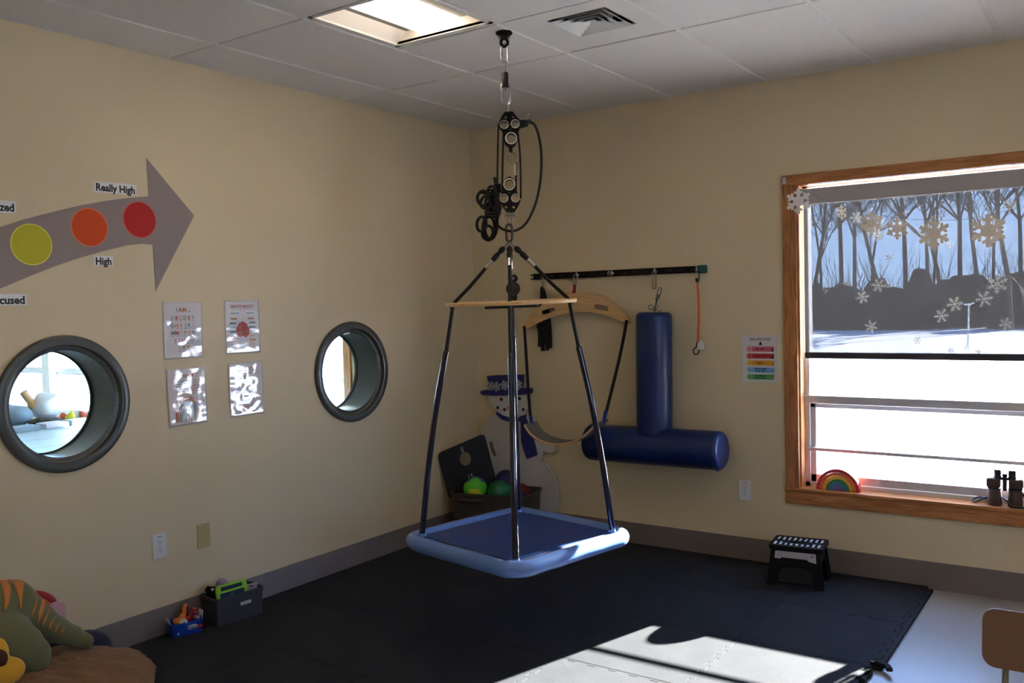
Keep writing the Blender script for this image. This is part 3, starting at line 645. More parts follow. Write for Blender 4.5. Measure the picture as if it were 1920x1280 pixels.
for k in range(4):
    ca = corner(k, 0.278); hd = tilt @ Vector((ca.x, ca.y, DZ)); cb = corner(k, 0.455); bt = Vector((cb.x, cb.y, PZ+0.004))
    d0 = hd-QL; r_ = G().tube(spline([QL+d0*0.42, QL+d0*0.7+Vector((0, 0, -0.004)), hd, hd+Vector((0, 0, -0.02))], 5), 0.0085, 8).build('upper_rope', ROPE, sw, 60)
    eye = G().tube([QL, QL+d0*0.1], 0.0042, 7).build('eye_bolt', STEELD, r_, 60)
    G().tube([QL+d0*x for x in (0.09, 0.12, 0.15, 0.18, 0.22, 0.30)], [0.008, 0.0145, 0.015, 0.010, 0.0145, 0.012], 10).build('rope_splice', ROPE, r_, 60)
    G().tube([QL+d0*0.29, QL+d0*0.42], 0.0115, 12).build('crimp_sleeve', STEEL, r_, 40)
    lo_ = hd+Vector((0, 0, -0.01)); out_ = Vector((ca.x-SX, ca.y-SY, 0)).normalized()
    f0 = 0.15 if k == 1 else 0.19
    G().tube([lo_, lo_.lerp(bt, f0*0.5)+out_*0.001, lo_.lerp(bt, f0+0.03)+out_*0.004], 0.0095, 8).build('lower_rope', ROPE, sw, 60)
    pts = [lo_.lerp(bt, f0)+out_*0.003, lo_.lerp(bt, f0+0.06)+out_*0.007, lo_.lerp(bt, 0.45)+out_*0.016, lo_.lerp(bt, 0.7)+out_*0.016, lo_.lerp(bt, 0.9)+out_*0.008, bt+out_*0.004, bt+Vector((0, 0, -0.02))]
    sp = spline(pts, 7); G().tube(sp, [0.0145+0.0006*noise.noise(p*25) for p in sp], 14).build('rope_sleeve', SLEEVE, sw, 180)
    G().lathe([(0.022, 0.0), (0.019, 0.012), (0.016, 0.018)], bt+Vector((0, 0, 0.002)), n=14).build('corner_gather', RIM, sw, 60)
# rope lock on the rear rope
kb = W(962, 541); t2 = bpy.data.objects.new
G().lathe([(0.0, -0.012), (0.03, -0.012), (0.034, -0.006), (0.034, 0.006), (0.03, 0.012), (0.0, 0.012)], kb, NH, 24).build('rope_lock', BLACK, sw, 40)
G().tube(spline([W(962, 515), W(968, 522), W(962, 530), W(958, 545), W(966, 555), W(964, 564)], 5), 0.009, 8).build('rope_knot', ROPE, sw, 60)
# ------------------------------------------------------------------ equipment rail on the back wall
ra, rb = B(1005, 514, -0.02), B(1324, 500, -0.02)
RZ = 1.803; RX0, RX1 = 0.545, 1.808
t = thing('equipment_rail', ((RX0+RX1)/2, 0, RZ-0.02), 'long black slotted steel rail screwed to the wall', 'rail')
slots = [rrect(RX0+0.05+i*0.08, RZ-0.006, RX0+0.085+i*0.08, RZ+0.006, 0.0055, 4) for i in range(15)]
G().loops([rect(RX0, RZ-0.021, RX1-0.02, RZ+0.021)]+slots, (0, -0.03, 0), *XZ, 0.003).build('channel_face', BLACKM, t, 20)
G().box((RX0, -0.03, RZ+0.018), (RX1-0.02, 0, RZ+0.021)).box((RX0, -0.03, RZ-0.021), (RX1-0.02, 0, RZ-0.018)).build('channel_flange', BLACKM, t, 0)
G().box((RX0, -0.004, RZ-0.018), (RX1-0.02, -0.001, RZ+0.018)).build('channel_back', mat('grey channel inside', S(120, 118, 112), 0.5, 0.5), t, 0)
G().box((RX1-0.035, -0.034, RZ-0.025), (RX1+0.012, 0, RZ+0.025)).build('end_cap', mat('green end cap', S(22, 92, 84), 0.4), t, 30, bevel=0.005)
G().box((RX0-0.03, -0.018, RZ+0.006), (RX0+0.005, -0.004, RZ+0.018)).box((RX0-0.03, -0.018, RZ-0.02), (RX0+0.005, -0.004, RZ-0.008)).build('end_bracket', MATS['green end cap'], t, 0)
def hook_eye(x, name='eye_nut'):
    G().tube(arcpts((x, -0.048, RZ), 0.016, 0, 2*pi, 16, (0.5, -0.6, 0), (0, 0, 1))[:-1], 0.0045, 8, closed=True).build(name, STEEL, t, 60)
    G().cyl((x, -0.028, RZ), (x, -0.036, RZ), 0.012, n=12).build('eye_base', STEEL, t, 40)
HX = {'strap': 0.632, 'arch': 0.905, 'spare': 1.171, 'tee': 1.482, 'cord': 1.765}
for k in HX: hook_eye(HX[k])
G().tube(arcpts((1.150, -0.046, RZ), 0.014, 0, 2*pi, 14, (0.7, -0.5, 0), (0, 0, 1))[:-1], 0.004, 8, closed=True).build('spare_ring', STEEL, t, 60)
Y0 = -0.055
def biner(x, ztop, zbot, label, hw=0.014, lean=0.0, r=0.0042, y=Y0):
    d = Vector((lean, 0, -1)).normalized(); tp = Vector((x, y, ztop)); ln = (ztop-zbot); sd_ = Vector((1, 0, lean)).normalized()
    c1 = tp+d*hw; c0 = tp+d*(ln-hw)
    o = G().tube(arcpts(c1, hw, 0, pi, 9, sd_, -d)+arcpts(c0, hw*0.8, pi, 2*pi, 9, sd_, -d), r, 8, closed=True).build('carabiner', STEELD, None, 60)
    tag(o, label, 'carabiner'); G().cyl(c1-sd_*hw+d*0.012, c1-sd_*hw*0.9+d*(ln*0.55), r*1.5, n=8).build('gate', STEEL, o, 40); return o
# strap bundle
biner(HX['strap'], RZ-0.008, 1.712, 'steel carabiner holding the bundle of black straps', 0.015)
t = thing('strap_bundle', (0.63, -0.06, 1.29), 'bundle of folded black webbing straps hanging from the wall rail', 'straps')
g = G(); g.tube([(0.63, Y0, 1.728), (0.63, -0.045, 1.70), (0.63, -0.04, 1.66), (0.628, -0.038, 1.62)], [0.012, 0.020, 0.024, 0.026], 10); g.build('strap_head', mat('black webbing', S(16, 16, 18), 0.8, bump=0.4, bscale=300), t, 60)
WEB = MATS['black webbing']
for k, (x, dx, zb) in enumerate(((0.592, 0.012, 1.315), (0.612, 0.014, 1.285), (0.634, 0.010, 1.34), (0.655, 0.013, 1.29), (0.672, 0.013, 1.305), (0.622, 0.016, 1.36), (0.648, 0.015, 1.33))):
    yk = -0.036+0.010*(k % 3-1); P = [(0.628+(x-0.628)*0.5, yk, 1.64), (x, yk-0.006, 1.50), (x+0.003, yk, 1.40), (x, yk, zb)]
    s_ = spline(P, 5); q = G()
    for i in range(len(s_)-1):
        pass
    ring = []
    for p in s_: ring += [p+Vector((-dx, -0.004, 0)), p+Vector((dx, -0.004, 0)), p+Vector((dx, 0.004, 0)), p+Vector((-dx, 0.004, 0))]
    n_ = len(s_); q.add(ring, [(i*4+j, i*4+(j+1) % 4, i*4+4+(j+1) % 4, i*4+4+j) for i in range(n_-1) for j in range(4)]+[(3, 2, 1, 0), tuple((n_-1)*4+j for j in range(4))])
    q.build('strap', WEB, t, 30)
for z in (1.47, 1.45): G().tube([(0.578, -0.05, z), (0.69, -0.05, z-0.006)], 0.007, 8).build('strap_wrap', WEB, t, 60)
# arch swing
biner(HX['arch'], RZ+0.006, 1.725, 'steel carabiner with a red strap holding the wooden arch', 0.015, lean=-0.16)
t = thing('arch_swing', (0.9, -0.08, 0.66), 'curved plywood arch on black ropes with a bowed seat, hung on the rail', 'swing')
YA = -0.085
outl = [(979, 612), (983, 603), (992, 592), (1004, 580), (1020, 568), (1040, 557.5), (1060, 551.5), (1080, 548.5), (1100, 548), (1118, 551), (1136, 558), (1152, 569), (1166, 582), (1177, 594), (1180.5, 600), (1179, 606), (1174, 607.5), (1160, 601), (1140, 592.5), (1120, 587), (1100, 585), (1080, 585.5), (1060, 588), (1040, 592.5), (1020, 600), (1002, 609), (988, 617), (981, 618)]
o2 = lambda p: (B(p[0], p[1], YA).x, B(p[0], p[1], YA).z)
sl = lambda a, b, w_: (lambda A, C_: [ (A[0]+(C_[0]-A[0])*0+dx, A[1]+dz) for dx, dz in [(w_*cos(q), w_*sin(q)) for q in [atan2(C_[1]-A[1], C_[0]-A[0])+pi/2+pi*i/8 for i in range(9)]]]+[(C_[0]+w_*cos(q), C_[1]+w_*sin(q)) for q in [atan2(C_[1]-A[1], C_[0]-A[0])-pi/2+pi*i/8 for i in range(9)]])(o2(a), o2(b))
G().loops([[o2(p) for p in outl], sl((1117, 575), (1136, 578.5), 0.017), sl((1018, 586), (1037, 580), 0.014)], (0, YA, 0), *XZ, 0.018, bevel=0.003).build('arch_board', PLY, t, 30)
G().tube([(HX['arch']-0.012, Y0, 1.735), (HX['arch']-0.012, Y0-0.006, 1.70), (HX['arch']-0.016, -0.07, 1.64)], [0.010, 0.012, 0.012], 8, ).build('red_strap', mat('red webbing', S(150, 22, 30), 0.7), t, 60)
bp = lambda px, py, y: B(px, py, y)
RA = [bp(983, 612, -0.11), bp(985, 640, -0.14), bp(988, 690, -0.20), bp(991, 740, -0.27), bp(995, 785, -0.335)]
RB = [bp(1175, 600, -0.11), bp(1168, 640, -0.14), bp(1157, 690, -0.20), bp(1146, 735, -0.27), bp(1136, 775, -0.335)]
for P in (RA, RB): G().tube(spline(P, 5), 0.0105, 8).build('rope', ROPE, t, 60)
BL = mat('royal blue webbing', S(30, 44, 140), 0.6)
G().tube([RA[-1]+UP*0.02, bp(998, 803, -0.345)], 0.012, 8).build('blue_sleeve', BL, t, 60); G().tube([RB[-1]+UP*0.02, bp(1132, 793, -0.345)], 0.012, 8).build('blue_sleeve', BL, t, 60)
cv = spline([bp(997, 795, -0.345), bp(1008, 812, -0.345), bp(1028, 825, -0.345), bp(1055, 831, -0.345), bp(1082, 828, -0.345), bp(1108, 815, -0.345), bp(1132, 792, -0.345)], 6)
q = G(); ring = []
for p in cv: ring += [p+Vector((0, -0.085, 0.0)), p+Vector((0, 0.06, 0.004)), p+Vector((0, 0.06, 0.016)), p+Vector((0, -0.085, 0.012))]
n_ = len(cv); q.add(ring, [(i*4+j, i*4+4+j, i*4+4+(j+1) % 4, i*4+(j+1) % 4) for i in range(n_-1) for j in range(4)]+[(0, 1, 2, 3), tuple((n_-1)*4+j for j in (3, 2, 1, 0))])
q.build('bowed_seat', mat('grey carpeted seat', S(122, 116, 110), 0.8, bump=0.4, bscale=200), t, 40)
q = G()
for s0_, s1_ in ((0, n_),):
    pts = [p+Vector((0, -0.087, 0.006)) for p in cv]; q.tube(pts, 0.007, 6)
q.build('seat_edge', PLY, t, 60)
# T swing
biner(HX['tee'], RZ+0.004, 1.688, 'long steel carabiner carrying the blue T-shaped bolster', 0.014, y=-0.055)
t = thing('bolster_swing', (1.52, -0.16, 0.6), 'blue vinyl T-shaped bolster swing hanging against the wall', 'swing')
YT = -0.155; xt = B(1228, 690, YT).x
def roll(p0, p1, r, n=36, m=24):
    p0, p1 = Vector(p0), Vector(p1); ln = (p1-p0).length; prof = []
    for i in range(7): a = pi/2*i/6; prof.append((max(r-0.035+0.035*sin(a), 0.0001) if i else 0.0001, 0.03*(1-cos(a))))
    prof = [(0.0001, 0.0), (r*0.7, 0.0)]+[(r-0.03+0.03*sin(pi/2*i/6), 0.03*(1-cos(pi/2*i/6))) for i in range(7)]
    mid = [(r*(1+0.012*sin(pi*k/8)), 0.03+(ln-0.06)*k/8) for k in range(1, 8)]
    return G().lathe(prof+mid+[(a, ln-b) for a, b in prof[::-1]], p0, p1-p0, n)
topz = B(1228, 585, YT).z; bx = xt-0.012
roll((bx, YT, 0.76), (xt, YT, topz), 0.112).build('upright_bolster', NAVYV, t, 60)
h0 = B(1103, 828, YT); h1 = B(1357, 842, YT)
roll((1.035, YT+0.0, 0.694), (1.975, YT-0.03, 0.705), 0.118).build('cross_bolster', NAVYV, t, 60)
G().tube([(bx-0.0+0.1125*cos(a), YT+0.1125*sin(a), 0.815) for a in [2*pi*i/32 for i in range(32)]], 0.0035, 6, closed=True).build('seam', NAVYV, t, 60)
for xx, yy in ((1.065, YT), (1.945, YT-0.029)): G().tube([(xx, yy+0.1165*cos(a), 0.70+0.1165*sin(a)) for a in [2*pi*i/40 for i in range(40)]], 0.003, 6, closed=True).build('seam', NAVYV, t, 60)
g = G(); link(g, (xt, Y0-0.0, 1.70), (xt, -0.10, 1.625), 0.011, 0.0035, (1, 0, 0)); g.build('wire_loop', STEELD, t, 60)
G().tube([(xt, -0.09, 1.652), (xt, -0.11, 1.622)], 0.0095, 10).build('wire_crimp', STEELD, t, 40); G().tube([(xt, -0.105, 1.63), (xt, YT, topz-0.01)], 0.0045, 8).build('wire', BLACK, t, 60)
for dx, dz in ((-0.03, 0.0), (0.0, -0.006), (0.03, -0.012)):
    G().tube(arcpts((xt+dx, -0.135, topz+0.033+dz), 0.014, 0, 2*pi, 14, (1, 0.3, 0), (0, 0, 1))[:-1], 0.004, 7, closed=True).build('shackle', STEEL, t, 60)
# bungee cord
t = thing('bungee_cord', (1.77, -0.05, 1.28), 'orange bungee cord with black hook hanging from the rail end', 'bungee cord')
cx_ = lambda px, py: B(px, py, -0.05)
G().tube(spline([cx_(1302, 512), cx_(1303, 504), cx_(1308, 501), cx_(1310.5, 508), cx_(1310.5, 522)], 5), 0.0035, 8).build('upper_hook', BLACK, t, 60)
G().tube([cx_(1307.5, 521), cx_(1307.5, 529)], [0.014, 0.011], 10).build('hook_collar', BLACK, t, 40)
G().tube(spline([cx_(1307.5, 527), cx_(1309.5, 560), cx_(1310.5, 590), cx_(1309.5, 620), cx_(1309, 642)], 6), 0.0068, 10).build('cord', mat('orange cord', S(222, 104, 28), 0.6, bump=0.4, bscale=600), t, 60)
p_ = cx_(1312, 648); G().prism([(-0.03, 0.03), (0.01, 0.034), (0.028, 0.01), (0.03, -0.024), (0.0, -0.028), (-0.014, -0.01)], p_, *XZ, 0.012).build('white_tag', WHITE, t, 30, bevel=0.003)
G().tube(spline([cx_(1307, 640), cx_(1305.5, 650), cx_(1300, 656), cx_(1302, 663), cx_(1308, 663.5), cx_(1311, 656)], 5), 0.004, 8).build('lower_hook', BLACK, t, 60)
# ------------------------------------------------------------------ roller shade, snowflakes, things on the sill
t = thing('roller_shade', (3.0, 0.035, 1.25), 'grey see-through roller shade pulled halfway down the window', 'roller shade')
X0s, X1s = 2.404, 3.594
G().box((2.388, 0.004, 2.150), (3.594, 0.062, 2.240)).build('fascia', SHADEBOX, t, 30, bevel=0.004)
G().add([(X0s, 0.036, 1.285), (X1s, 0.036, 1.285), (X1s, 0.036, 2.16), (X0s, 0.036, 2.16)], [(0, 1, 2, 3)]).build('cloth', SHADE, t, 0)
G().box((X0s-0.002, 0.027, 1.252), (X1s+0.002, 0.047, 1.289)).build('hem_bar', HEM, t, 30, bevel=0.006, bseg=3)
def flake(g_, o, u, v, R, style, th=0.0012, rot=0.0):
    """six-armed snowflake cut from a sheet, overlapping bars and knobs in one mesh, each a hair apart in depth"""
    st0 = [0]; nrm = Vector(u).cross(Vector(v)).normalized(); o_base = Vector(o); g0 = g_
    class Lay:
        def prism(self, pl, o__, u__, v__, t__): st0[0] += 1; g0.prism(pl, o_base+nrm*0.00006*st0[0], u__, v__, t__)
    g_ = Lay()
    def bar(a, r0, r1, w_, ox=0, oy=0):
        c, s__ = cos(a), sin(a); g_.prism([(ox+r0*c+w_*s__, oy+r0*s__-w_*c), (ox+r1*c+w_*s__, oy+r1*s__-w_*c), (ox+r1*c-w_*s__, oy+r1*s__+w_*c), (ox+r0*c-w_*s__, oy+r0*s__+w_*c)], o, u, v, th)
    if style == 'paper': g_.prism(circ(0, 0, R*0.42, 12), o, u, v, th)
    elif style == 'star': g_.prism(circ(0, 0, R*0.16, 6), o, u, v, th)
    else: g_.prism(circ(0, 0, R*0.2, 6), o, u, v, th)
    for k in range(6):
        a = rot+k*pi/3
        if style == 'paper':
            bar(a, 0, R*0.9, R*0.13); g_.prism(circ(R*0.88*cos(a), R*0.88*sin(a), R*0.15, 10), o, u, v, th)
            for s__ in (-1, 1):
                bx_, by_ = R*0.52*cos(a), R*0.52*sin(a); b = a+s__*0.95; bar(b, 0, R*0.3, R*0.085, bx_, by_); g_.prism(circ(bx_+R*0.3*cos(b), by_+R*0.3*sin(b), R*0.11, 8), o, u, v, th)
        elif style == 'star':
            c, s__ = cos(a), sin(a); g_.prism([(0, 0), (R*0.5*cos(a-0.3), R*0.5*sin(a-0.3)), (R*c, R*s__), (R*0.5*cos(a+0.3), R*0.5*sin(a+0.3))], o, u, v, th)
        else:
            bar(a, 0, R, R*0.055)
            for rr, ll in ((0.4, 0.26), (0.68, 0.26)):
                for s__ in (-1, 1): bar(a+s__*1.0, 0, R*ll, R*0.05, R*rr*cos(a), R*rr*sin(a))
    return g0
PFL = mat('pale paper cut-out', S(240, 228, 210), 0.7); GFL = mat('white glitter film', S(238, 240, 240), 0.5)
mpp = 0.00297
for px, py, R, tw, lab in ((1634, 418, 21, 0.25, 'medium cut paper snowflake on the string next to the edge-on one'), (1682, 428, 20, 0.2, 'smallest face-on paper snowflake, between two others on the string'), (1751, 438, 28, -0.1, 'large cut paper snowflake on the string with one arm pointing down'), (1853, 432, 29, 0.1, 'large cut paper snowflake on the string, farthest from the oak side casing'), (1578, 398, 15, 1.15, 'cut paper snowflake on the string turned nearly edge-on')):
    p = B(px, py, -0.004); o = flake(G(), (0, 0, 0), (cos(tw), sin(tw), 0), (0, 0, 1), R*mpp, 'paper', rot=pi/2).build('paper_snowflake', PFL, None, 0); o.location = p
    tag(o, lab, 'snowflake', 'cut paper snowflakes')
p = B(1497, 377, -0.03); o = flake(G(), (0, 0, 0), (1, 0, 0), (0, 0, 1), 25*mpp, 'paper', rot=pi/2).build('paper_snowflake', mat('white paper cut-out', S(242, 236, 230), 0.7), None, 0); o.location = p
tag(o, 'white cut paper snowflake overlapping the oak window casing', 'snowflake', 'cut paper snowflakes')
sp_ = spline([B(1469, 344, -0.024), B(1497, 354, -0.029), B(1580, 386, -0.006), B(1634, 398, -0.004), B(1682, 409, -0.004), B(1751, 412, -0.004), B(1800, 412, -0.004), B(1853, 404, -0.004), B(1920, 388, -0.004), B(2010, 370, -0.03)], 6)
tag(G().tube(sp_, 0.0009, 5).build('garland_string', mat('grey thread', S(120, 116, 112), 0.8), None, 60), 'thin string across the window carrying paper snowflakes', 'string')
G_ = tag(G().box((-0.011, -0.006, -0.022), (0.011, 0, 0.022)).build('string_hook', mat('clear plastic hook', S(196, 196, 198), 0.2), None, 30, bevel=0.003), 'small clear adhesive hook on the corner of the window casing', 'hook'); G_.location = B(1470.5, 339, -0.021)
NEARBY = {'flake': 'white glitter snowflake stuck to the shade', 'star': 'small white six-pointed star stuck to the shade'}
cl = [(1605, 408, 12, 'flake', 'in the shade corner beside the turned paper flake'), (1646, 442, 11, 'flake', 'just below the first paper snowflake'), (1668, 482, 9, 'star', 'against the open sky'), (1647, 535, 13, 'flake', 'in front of the dark thicket, under the star'),
      (1790, 570, 14, 'flake', 'beside the thin yard post'), (1870, 532, 17, 'flake', 'the largest one, over the thicket'), (1633, 612, 14, 'star', 'at the foot of the trees'), (1720, 638, 7, 'flake', 'low over the snow, tiny and cropped'),
      (1886, 607, 11, 'flake', 'at the snow line below the largest one'), (1835, 661, 6, 'flake', 'on the hem, the tiniest'), (1783, 658, 6, 'flake', 'just above the hem'), (1781, 459, 7, 'flake', 'faint, beside the one-arm-down paper flake'), (1893, 384, 12, 'flake', 'high up beside the string')]
for i, (px, py, R, st_, where) in enumerate(cl):
    p = B(px, py, 0.0345); o = flake(G(), (0, 0, 0), (1, 0, 0), (0, 0, 1), R*mpp*1.02, st_, 0.0008, rot=0.3*i).build('glitter_snowflake', GFL, None, 0); o.location = p
    tag(o, ('white glitter snowflake ' if st_ == 'flake' else 'white leafy star snowflake ')+where, 'snowflake', 'glitter snowflakes on the shade')
for i, (px, py, R, where) in enumerate(((1617, 557, 13, 'below the white star'), (1845, 560, 15, 'under the largest glitter flake'), (1765, 592, 13, 'beside the glitter flake near the post'))):
    p = B(px, py, 0.1045); o = flake(G(), (0, 0, 0), (1, 0, 0), (0, 0, 1), R*mpp*1.03, 'flake', 0.0008, rot=0.2+i).build('window_cling', GFL, None, 0); o.location = p
    tag(o, 'shadowy snowflake cling on the glass behind the shade, '+where, 'snowflake', 'snowflake clings on the glass')
# rainbow stacker
p0 = B(1573, 918, 0.03); cxr = 2.588; rz = WZ0+0.008
t = thing('rainbow_toy', (cxr, 0.03, rz), 'wooden rainbow stacking toy standing on the window sill', 'toy')
bands = [('red', (196, 30, 36)), ('orange', (222, 104, 22)), ('yellow', (226, 176, 40)), ('green', (40, 128, 66)), ('blue', (44, 110, 170)), ('violet', (110, 88, 150))]
Ro = 0.122
for i, (nm, c) in enumerate(bands):
    r1 = Ro*(1-i*0.155); r0 = Ro*(1-(i+1)*0.155)+0.0015 if i < 5 else 0.0
    if i < 5: pl = [(r1*cos(pi*k/20), r1*sin(pi*k/20)*1.02) for k in range(21)]+[(r0*cos(pi*k/20), r0*sin(pi*k/20)*1.02) for k in range(20, -1, -1)]
    else: pl = [(r1*cos(pi*k/16), r1*sin(pi*k/16)) for k in range(17)]
    G().prism(pl, (cxr, 0.008, rz), *XZ, 0.045).build('arc', mat(nm+' lacquer', S(*c), 0.3, coat=0.3), t, 40)['label'] = nm+' arc'
# binoculars standing on their objective ends
t = thing('binoculars', (3.43, 0.03, rz), 'brown and black binoculars standing upright on the window sill', 'binoculars')
BRN = mat('brown leatherette', S(78, 56, 44), 0.6, bump=0.4, bscale=400)
for s_ in (-1, 1):
    bx_ = 3.437+s_*0.048; bo = (bx_, 0.03, rz)
    bl = G().lathe([(0.0, 0.0), (0.033, 0.0), (0.035, 0.004), (0.034, 0.05), (0.031, 0.085), (0.030, 0.09)], bo, n=24).build('objective_barrel', BRN, t, 40)
    G().lathe([(0.030, 0.086), (0.035, 0.088), (0.035, 0.094), (0.030, 0.096)], bo, n=24).build('barrel_ring', BLACK, t, 40)
    G().box((bx_-0.03-(0.008 if s_ < 0 else -0.0), 0.005, rz+0.094), (bx_+0.03+(0.008 if s_ > 0 else 0), 0.055, rz+0.145)).build('prism_housing', BRN, t, 30, bevel=0.012, bseg=3)
    ex = bx_-s_*0.014
    G().lathe([(0.02, 0.142), (0.021, 0.15), (0.017, 0.158), (0.018, 0.163), (0.0185, 0.188), (0.016, 0.190), (0.0, 0.188)], (ex, 0.03, rz), n=20).build('eyepiece', BLACK, t, 40)
G().cyl((3.437, 0.03, rz+0.08), (3.437, 0.03, rz+0.155), 0.011, n=14).build('hinge', BLACK, t, 40); G().cyl((3.437, 0.03, rz+0.155), (3.437, 0.03, rz+0.17), 0.013, n=14).build('focus_wheel', BLACK, t, 40)
G().box((3.40, 0.022, rz+0.135), (3.474, 0.038, rz+0.15)).build('bridge', BLACK, t, 30, bevel=0.004)
G().tube(spline([(3.37, 0.05, rz+0.10), (3.36, 0.062, rz+0.03), (3.31, 0.055, rz+0.028), (3.285, 0.035, rz+0.015), (3.30, 0.02, rz+0.008), (3.34, 0.03, rz+0.03), (3.40, 0.06, rz+0.045), (3.45, 0.0, rz+0.03), (3.48, -0.012, rz+0.008), (3.53, -0.006, rz+0.008), (3.54, 0.03, rz+0.03), (3.50, 0.05, rz+0.09)], 6), 0.005, 6).build('neck_strap', BLACK, t, 60)

# ------------------------------------------------------------------ wall decals, cards, posters, outlets
LW = lambda px, py: (L(px, py).y, L(px, py).z)
ARROW = mat('mauve grey vinyl decal', S(150, 134, 128), 0.5)
top_ = [(278, 368), (240, 371), (200, 376), (150, 385), (100, 397), (60, 407), (20, 419), (0, 425)]; bot_ = [(0, 541), (50, 520), (100, 500), (150, 483), (200, 469), (240, 459.5), (265, 457), (285.8, 459)]
pts = [LW(*p) for p in ((273.7, 295.5), (364, 404), (291.5, 546))]
tail_t = [(-3.55, 1.918), (-3.75, 1.81)]; tail_b = [(-3.75, 1.53), (-3.55, 1.65)]
poly = [pts[0]]+[LW(*p) for p in top_]+tail_t+tail_b+[LW(*p) for p in bot_]+[pts[2], pts[1]]
tag(G().prism(poly[::-1], (0.0016, 0, 0), *YX, 0.0014).build('arrow_decal', ARROW, None, 0), 'large grey arrow decal curving upward across the wall', 'wall decal')
for (px, py), (y_, z_), R, c, nm in (((58, 458), (-3.217, 1.934), 0.088, (196, 188, 44), 'yellow'), ((167, 426), (-2.946, 2.0245), 0.0865, (214, 76, 22), 'orange'), ((260.5, 412), (-2.6885, 2.0755), 0.0855, (186, 28, 28), 'red')):
    t = thing('color_disc', (0.002, y_, z_-R), 'round %s paper disc on the grey arrow' % nm, 'paper disc', 'paper discs on the arrow')
    G().prism(circ(y_, z_, R+0.003, 48), (0.0028, 0, 0), *YX, 0.001).build('border', mat(nm+' rim film', tuple(min(1, x*1.5+0.12) for x in S(*c)[:3])+(1,), 0.25), t, 0)
    G().prism(circ(y_, z_, R-0.001, 48), (0.0034, 0, 0), *YX, 0.0005).build('face', mat(nm+' disc paper', S(*c), 0.3), t, 0)
INK = mat('black ink', S(16, 16, 26), 0.5)
for (a, b), (y0, y1, z0, z1), txt, fit, al in ((('card reading Really High above the arrow', 0), (-2.916, -2.698, 2.192, 2.243), 'Really High', 0.198, 0), (('card reading High under the arrow', 0), (-2.932, -2.837, 1.8475, 1.894), 'High', 0.078, 0), (('card ending in zed above the arrow tail', 0), (-3.46, -3.275, 2.066, 2.118), 'Energized', 0.165, 0), (('card reading Focused below the arrow', 0), (-3.42, -3.249, 1.668, 1.7175), 'Focused', 0.152, 0)):
    t = thing('word_card', (0.001, (y0+y1)/2, z0), 'white '+a, 'word card', 'word cards around the arrow')
    G().prism(rect(y0, z0, y1, z1), (0.002, 0, 0), *YX, 0.0018).build('card', PAPER, t, 0)
    G().text(txt, (0.0024, (y0+y1)/2, (z0+z1)/2-0.001), *YX, 0.047, bold=0.034, fit=fit).build('lettering', INK, t, 0)

def wave(u, v, s): return 0.0035+0.0024*noise.noise(Vector((u*9+s*7.1, v*13, s)))+0.0016*noise.noise(Vector((u*22, v*30+s*3, s*2.0)))+0.0012*max(0, v-0.12)
def poster(cy, cz, wd, hh, seed, label, amp=1.0, rot=0.0):
    """laminated sheet on the left wall; returns the thing and a printer that follows its waves"""
    t = thing('poster', (0, cy, cz-hh/2), label, 'poster', 'laminated posters on the left wall')
    nu, nv = 26, 34; g_ = G(); vs_ = []; R2 = Matrix.Rotation(rot, 2)
    def P(u, v, up_=0.0):
        q = R2 @ Vector((u, v)); return (0.0008+wave(u, v, seed)*amp+up_, cy+q.x, cz+q.y)
    for j in range(nv+1):
        for i in range(nu+1): vs_.append(P(-wd/2+wd*i/nu, -hh/2+hh*j/nv))
    fs_ = [(j*(nu+1)+i, j*(nu+1)+i+1, (j+1)*(nu+1)+i+1, (j+1)*(nu+1)+i) for j in range(nv) for i in range(nu)]
    sh = g_.add(vs_, fs_).build('sheet', LAMI, t, 180); md = sh.modifiers.new('thick', 'SOLIDIFY'); md.thickness = 0.0005; md.offset = -1
    pg_ = G()
    class Pr:
        def poly(self, pp, mi): pg_.add([P(u, v, 0.0006) for u, v in pp], [tuple(range(len(pp)))], mi)
        def text(self, s, u, v, size, mi, fit=None, bold=0.02, al='c'):
            q = G(); q.text(s, (0, 0, 0), (1, 0, 0), (0, 1, 0), size, fit=fit, bold=bold, align=al); pg_.add([P(u+x, v+y_, 0.0006) for x, y_, z_ in q.v], q.f, mi)
    return t, Pr(), pg_
def ink(nm, c): return mat(nm+' print', S(*c), 0.12, spec=0.6, coat=0.5)
PAL = [ink('teal', (96, 140, 142)), ink('brick', (178, 74, 60)), ink('mustard', (202, 134, 56)), ink('sage', (150, 158, 150)), ink('sand', (206, 176, 152)), ink('slate', (92, 100, 106))]
t, pr, pg_ = poster(-2.471, 1.5275, 0.228, 0.287, 1, 'laminated alphabet poster headed I AM, upper of the pair nearer the big arrow', 0.65, rot=-0.01)
pr.text('I', -0.036, 0.1045, 0.032, 0); pr.text('A', -0.015, 0.1045, 0.032, 1); pr.text('M', 0.009, 0.1045, 0.032, 2); pr.text('...', 0.036, 0.1045, 0.032, 5)
rows = ['ABCDEF', 'GHIJKL', 'MNOPQR', 'STUVW', 'XYZ']; cols = [[3, 1, 2, 0, 1, 3], [0, 2, 1, 0, 0, 4], [0, 1, 4, 3, 2, 0], [2, 4, 1, 4, 3], [4, 0, 2]]
for r_, row in enumerate(rows):
    for k, ch in enumerate(row):
        u = (k-(len(row)-1)/2)*0.0245; v = 0.064-r_*0.0385; pr.text(ch, u, v, 0.028, cols[r_][k], bold=0.025); pr.poly(rect(u-0.009, v-0.0175, u+0.009, v-0.0158), 5)
pg_.build('printing', PAL, t, 0)
t, pr, pg_ = poster(-2.099, 1.5315, 0.228, 0.287, 2, 'laminated growth mindset poster with a brain drawing', 0.65, rot=-0.005)
pr.text('GROWTH MINDSET', 0, 0.112, 0.021, 1, fit=0.155); pr.text('there is so much your brain can learn', 0, 0.097, 0.008, 4, fit=0.15, bold=0.0)
